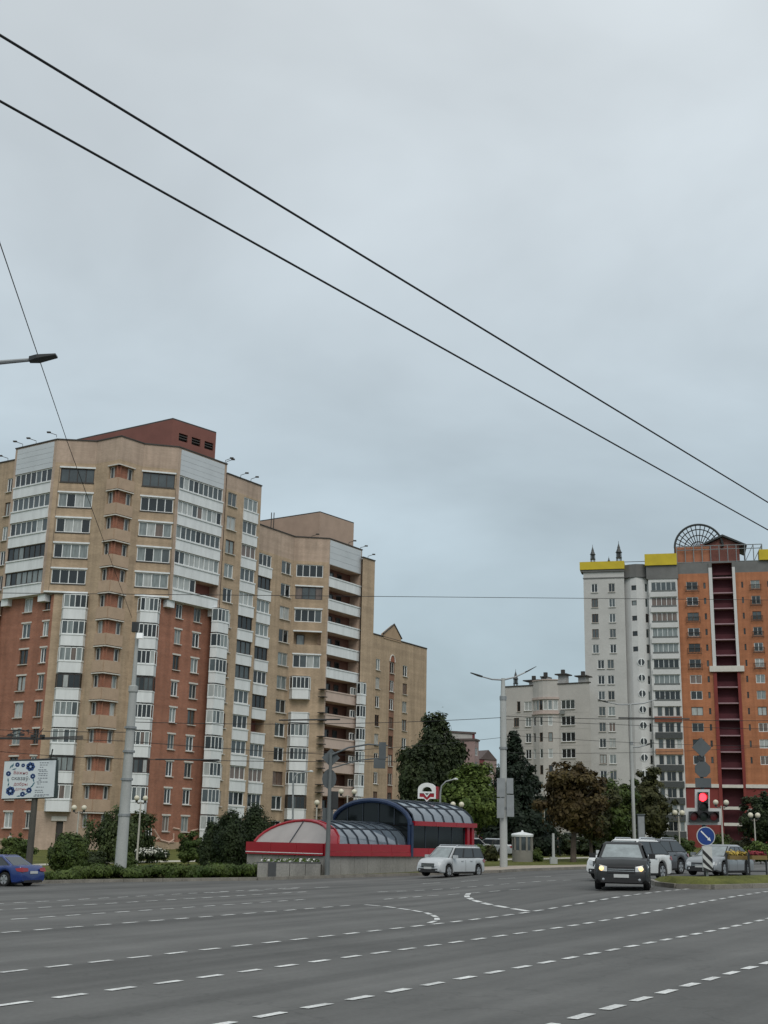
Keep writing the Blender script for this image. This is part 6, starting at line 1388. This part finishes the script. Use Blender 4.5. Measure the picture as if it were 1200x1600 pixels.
    for sgn in (1, -1):
        y_ = lambda f_, P: P
        def side(u, v_):      # u along length 0 front..1 rear, v up
            bx = Vector((base[0][0] - .12 + (base[3][0] + .1 - base[0][0] + .12) * u, 0, 0)); rx = xrf - .05 + (xrr + .05 - xrf + .05) * u
            X = bx.x + (rx - bx.x) * v_; y0 = b0 * (1 - .02) if True else 0; Yv = (b0 + (rf - b0) * v_) * sgn; return (X, Yv, zb_ + (zr_ - zb_) * v_)
        pane('window_surround', side(-.01, .07), side(1.01, .07), side(1.01, .95), side(-.01, .95), .0, TRIM, .012)
        cuts = np.linspace(.0, 1.0, nside + 1)
        for i in range(nside):
            u0, u1 = cuts[i] + .025, cuts[i + 1] - .025; pane('side_window', side(u0, .12), side(u1, .12), side(u1, .9), side(u0, .9), .0, AUTOG, .02)
        mb = MB(); P0 = xws - .28; mb.box(P0 - .1, P0 + .1, min(sgn * hw * .97, sgn * (hw + .2)), max(sgn * hw * .97, sgn * (hw + .2)), belt - .02, belt + .15); mb.build('mirror', paint if not clad else TRIM, r)
        mb = MB(); yb = sgn * (wid(xf - .12) * .72); w_ = .26; xx = xf - .05
        P = [(xf - .015, sgn * hw * .52, hood - .36), (xf - .13, sgn * hw * .84, hood - .33), (xf - .3, sgn * hw * .9, hood - .20), (xf - .16, sgn * hw * .6, hood - .215), (xf + .005, sgn * hw * .52, hood - .40)]
        HP = [(xf + .035, sgn * hw * .50, hood - .44), (xf - .02, sgn * (wid(xf) * .97), hood - .42), (xf - .34, sgn * (wid(xf - .34) + .012), hood - .27), (xf - .30, sgn * (wid(xf - .3) * .95), hood - .19), (xf - .08, sgn * hw * .72, hood - .225), (xf + .0, sgn * hw * .5, hood - .27)]
        mb.add(HP, [(0, 1, 5), (1, 4, 5), (1, 2, 3), (1, 3, 4)])
        q = mb.build('headlight', LAMPG, r, fix=False)
        if lit: mb = MB(); mb.lathe([(.08, 0), (.02, .04)], 12, axis='X', c=(xf + .005, sgn * hw * .70, hood - .34)); mb.build('lamp_beam', LAMPW, q)
        mb = MB(); zt = deck - .12; mb.add([(xr - .03, sgn * hw * .45, zt - .14), (xr + .0, sgn * hw * .45, zt), (xr + .02, sgn * hw * .88, zt + .03), (xr + .36, sgn * (wid(xr + .36) + .012), zt - .02), (xr + .25, sgn * (wid(xr + .25) + .016), zt - .14), (xr - .03, sgn * hw * .9, zt - .17)], [(0, 1, 2, 5), (2, 3, 4, 5)]); mb.build('tail_light', TAIL, r, fix=False)
        for x in (xws - .12, (wx[0] + wx[1]) / 2 - .1, wx[1] + ra * .75):
            mb = MB(); zb_s = max(zbot(x), clr + .1) + .04; mb.add([(x - .008, sgn * (wid(x) * f_ + .004), zb_s + (belt - .05 - zb_s) * v_) for v_, f_ in ((0, 1.0), (.35, 1.0), (.65, .997), (.9, .975))] + [(x + .008, sgn * (wid(x) * f_ + .004), zb_s + (belt - .05 - zb_s) * v_) for v_, f_ in ((0, 1.0), (.35, 1.0), (.65, .997), (.9, .975))][::-1], [(0, 1, 6, 7), (1, 2, 5, 6), (2, 3, 4, 5)]); mb.build('door_seam', UNDER, r, fix=False)
        for (x, u) in ((.15, 0), (-.75, 1)): mb = MB(); mb.box(x - .1, x + .1, sgn * hw * .985 - .01, sgn * hw * .985 + .025 * sgn + .01, belt - .17, belt - .13); mb.build('door_handle', paint, r)
        mb = MB(); mb.box(wx[1] + ra + .02, wx[0] - ra - .02, min(sgn * hw * .93, sgn * (hw + .004)), max(sgn * hw * .93, sgn * (hw + .004)), clr - .02, clr + .09); mb.build('sill_trim', TRIM if clad else UNDER, r)
        for x in ((xrf + xrr) / 2,): 
            if roofrails: mb = MB(); mb.tube([(xrf - .2, sgn * rf * .93, H - .03), (xrf - .3, sgn * rf * .93, H + .05), (xrr + .3, sgn * rf * .93, H + .05), (xrr + .2, sgn * rf * .93, H - .03)], .022, 6); mb.build('roof_rail', CHROME if not clad else TRIM, r)
    for c in wx:
        for sgn in (1, -1):
            y1 = sgn * (hw - .02); y0 = sgn * (hw - .24); mb = MB(); mb.lathe([(wr * .6, y0), (wr * .95, y0), (wr, y0 + .04 * sgn), (wr, y1 - .04 * sgn), (wr * .94, y1), (wr * .66, y1), (wr * .62, y1 - .03 * sgn)], 22, axis='Y', c=(c, 0, wr)); wo = mb.build('wheel', TYRE, r, smooth_=True)
            mb = MB()
            for i in range(5):
                a = 2 * math.pi * i / 5 + .3; d_ = Vector((math.cos(a), 0, math.sin(a))); p_ = Vector((-math.sin(a), 0, math.cos(a))); ce = Vector((c, y1 - .012 * sgn, wr))
                mb.add([ce + p_ * .05, ce - p_ * .05, ce + d_ * wr * .64 - p_ * .075, ce + d_ * wr * .64 + p_ * .075], [(0, 1, 2, 3)])
            mb.lathe([(wr * .66, 0), (wr * .6, .004 * sgn), (wr * .6, -.03 * sgn), (wr * .66, -.03 * sgn), (wr * .66, 0)], 22, axis='Y', c=(c, y1 - .008 * sgn, wr), caps=False); mb.build('rim', RIM, wo, fix=False)
    mb = MB(); zg = hood - .30
    mb.box(xf - .12, xf + .015, -hw * .5, hw * .5, zg - .2, zg + .02); g = mb.build('grille', TRIM, r)
    for z in (zg - .06, zg - .12): mb = MB(); mb.box(xf + .012, xf + .03, -hw * .47, hw * .47, z - .012, z + .012); mb.build('grille_bar', CHROME, g)
    mb = MB(); mb.box(xf - .15, xf + .012, -hw * .74, hw * .74, clr + .05, clr + .25); mb.build('lower_intake', TRIM, r)
    for sgn in (1, -1): mb = MB(); mb.lathe([(.045, 0), (.03, .012)], 10, axis='X', c=(xf + .012, sgn * hw * .64, clr + .15)); mb.build('fog_lamp', CHROME, r)
    mb = MB(); mb.box(xf + .014, xf + .03, -.26, .26, clr + .22, clr + .335); mb.build('number_plate', PLATE, r)
    mb = MB(); mb.box(xr - .03, xr - .012, -.26, .26, deck * .62, deck * .62 + .115); mb.build('number_plate', PLATE, r)
    mb = MB(); mb.box(xr - .012, xr + .1, -hw * .7, hw * .7, clr + .04, clr + .15); mb.build('rear_trim', TRIM, r)
    mb = MB(); mb.box(xr + .3, xf - .3, -hw * .8, hw * .8, clr + .02, clr + .1); mb.build('underbody', UNDER, r)
    return r
P_BLUE = M('deep blue paint', (.006, .027, .145), .25, .05, 2, spec=.5, coat=.6); P_SILV = M('pale silver paint', (.46, .48, .49), .3, .05, 2, spec=.5, coat=.4)
P_BLK = M('black paint', (.012, .013, .013), .35, .05, 2, spec=.35, coat=.05); P_WHT = M('white paint', (.62, .63, .62), .3, .04, 2, spec=.5, coat=.5); P_GRY = M('slate grey paint', (.055, .058, .065), .25, .05, 2, spec=.5, coat=.5); P_SV3 = M('dull silver paint', (.2, .215, .225), .28, .05, 2, spec=.5, coat=.5); P_SV2 = M('cool silver paint', (.36, .39, .41), .28, .05, 2, spec=.5, coat=.5)
def heading(dx_, dy_): return math.atan2(dy_, dx_)
def road_pos(px, py): return on_road(px, py)
q = road_pos(-8, 1383.5); car('sedan', 'blue sedan leaving at the left edge, seen from behind', q, heading(-.9, .43), P_BLUE, 4.55, 1.8, 1.43, 2.7, .33, .17, .86, .90, .98, 1.2, .25, -.85, -1.75, 2)
q = road_pos(705, 1369.5); car('estate_car', 'silver white estate car in front of the metro entrance', q, heading(-.62, -.78), P_SILV, 4.47, 1.75, 1.66, 2.9, .32, .2, 1.0, 1.02, 1.06, 1.25, .55, -2.0, -2.2, 3, roofrails=True)
q = road_pos(957, 1385); car('suv', 'black off-roader with lit headlights facing the camera', (q[0], q[1] - 2.4, road_z(q[0], q[1] - 2.4)), heading(-.22, -.97), P_BLK, 4.5, 1.95, 1.66, 2.62, .36, .22, 1.08, 1.10, 1.15, 1.2, .45, -1.75, -2.15, 3, lit=True, clad=True, scale=1.06)
q = road_pos(985, 1375); car('suv', 'white off-roader half hidden behind the black one', q, heading(-.66, -.75), P_WHT, 4.8, 1.92, 1.82, 2.9, .39, .24, 1.1, 1.14, 1.18, 1.2, .4, -1.5, -2.25, 2, roofrails=True, scale=1.03)
q = road_pos(1020, 1366); car('suv', 'dark slate off-roader behind the white one', q, heading(-.66, -.75), P_GRY, 4.8, 1.92, 1.8, 2.9, .39, .24, 1.1, 1.14, 1.18, 1.2, .4, -1.5, -2.25, 2, roofrails=True, scale=1.05)
q = road_pos(1126, 1368); car('sedan', 'silver saloon behind the striped post on the island', q, heading(-.62, -.78), P_SV3, 4.7, 1.84, 1.5, 2.75, .34, .18, .9, .95, 1.0, 1.15, .25, -1.1, -1.9, 3, scale=1.06)
s = stand(728, 112); car('parked_car', 'white car parked behind the metro entrance', s, heading(-1, .1), P_WHT, 4.4, 1.78, 1.5, 2.6, .33, .18, .92, .96, 1.0, 1.1, .3, -1.2, -1.8, 2)
s = stand(763, 113); car('parked_car', 'silver car parked beside the white one behind the bushes', s, heading(-1, .1), P_SV2, 4.4, 1.78, 1.5, 2.6, .33, .18, .92, .96, 1.0, 1.1, .3, -1.2, -1.8, 2)

# ================================================================== PEOPLE (far away)
def person(label, loc, rz, top_m, leg_m, stride=.22, hair=(.03, .022, .018)):
    J = {'hip': (0, 0, .95), 'waist': (0, 0, 1.1), 'chest': (0, .01, 1.36), 'neck': (0, 0, 1.5), 'chin': (0, .02, 1.56), 'head': (0, .02, 1.66), 'crown': (0, .01, 1.75)}
    E = [('hip', 'waist'), ('waist', 'chest'), ('chest', 'neck'), ('neck', 'chin'), ('chin', 'head'), ('head', 'crown')]; Rd = {'hip': (.16, .115), 'waist': (.145, .1), 'chest': (.175, .11), 'neck': (.055, .055), 'chin': (.07, .075), 'head': (.085, .1), 'crown': (.06, .07)}
    for sg, n_ in ((1, 'l'), (-1, 'r')):
        f_ = stride * sg
        for nm, p_, r_ in (('hj', (.09 * sg, 0, .9), .09), ('kn', (.1 * sg, f_ * .55 + .04, .5), .06), ('an', (.1 * sg, f_ - .02, .09), .042), ('to', (.11 * sg, f_ + .16, .035), .035), ('sh', (.19 * sg, 0, 1.42), .06), ('el', (.24 * sg, -f_ * .5, 1.14), .045), ('wr', (.23 * sg, -f_ * .9 + .06, .92), .032), ('hd', (.22 * sg, -f_ * .95 + .09, .84), .036), ('fi', (.22 * sg, -f_ + .12, .76), .02)):
            J[nm + n_] = p_; Rd[nm + n_] = (r_, r_)
        E += [('hip', 'hj' + n_), ('hj' + n_, 'kn' + n_), ('kn' + n_, 'an' + n_), ('an' + n_, 'to' + n_), ('chest', 'sh' + n_), ('sh' + n_, 'el' + n_), ('el' + n_, 'wr' + n_), ('wr' + n_, 'hd' + n_), ('hd' + n_, 'fi' + n_)]
    ks = list(J); me = bpy.data.meshes.new('person'); me.from_pydata([J[k_] for k_ in ks], [(ks.index(a), ks.index(b_)) for a, b_ in E], [])
    o = link('person', me); o.modifiers.new('Skin', 'SKIN'); o.modifiers.new('Sub', 'SUBSURF').levels = 1
    if not me.skin_vertices: me.attributes.new('dummy', 'INT', 'POINT')
    bm = bmesh.new(); bm.from_mesh(me); lay = bm.verts.layers.skin.verify()
    for v_ in bm.verts: v_[lay].radius = Rd[ks[v_.index]]; v_[lay].use_root = (v_.index == 0)
    bm.to_mesh(me); bm.free()
    dg = bpy.context.evaluated_depsgraph_get(); m2 = bpy.data.meshes.new_from_object(o.evaluated_get(dg)); o.modifiers.clear(); o.data = m2
    m2.materials.clear()
    for m_ in (M('skin', (.42, .26, .19), .6, .05, 3), top_m, leg_m, M('dark hair', hair, .7, .1, 4), M('black shoes', (.015, .015, .016), .6, .1, 4)): m2.materials.append(m_)
    for p_ in m2.polygons:
        c = p_.center; z = c.z
        p_.material_index = 4 if z < .1 else (2 if z < .98 and abs(c.x) < .19 else (3 if z > 1.66 or (z > 1.56 and c.y < 0) else (0 if z > 1.5 or (z < .92 and abs(c.x) > .17) else 1))); p_.use_smooth = True
    o.location = loc; o.rotation_euler = (0, 0, rz); tag(o, label, 'person'); return o
s = stand(871, 119); person('person in dark clothes walking on the path beside the bollard', (s[0], s[1], s[2] + .01), math.radians(-60), M('dark jacket', (.02, .022, .026), .8, .1, 4), M('dark trousers', (.015, .016, .02), .8, .1, 4))
s = stand(13, 98); person('person in pale top and dark trousers by the bush at the left edge', (s[0], s[1], s[2] + .01), math.radians(80), M('pale top', (.4, .38, .34), .8, .1, 4), M('dark trousers', (.015, .016, .02), .8, .1, 4))
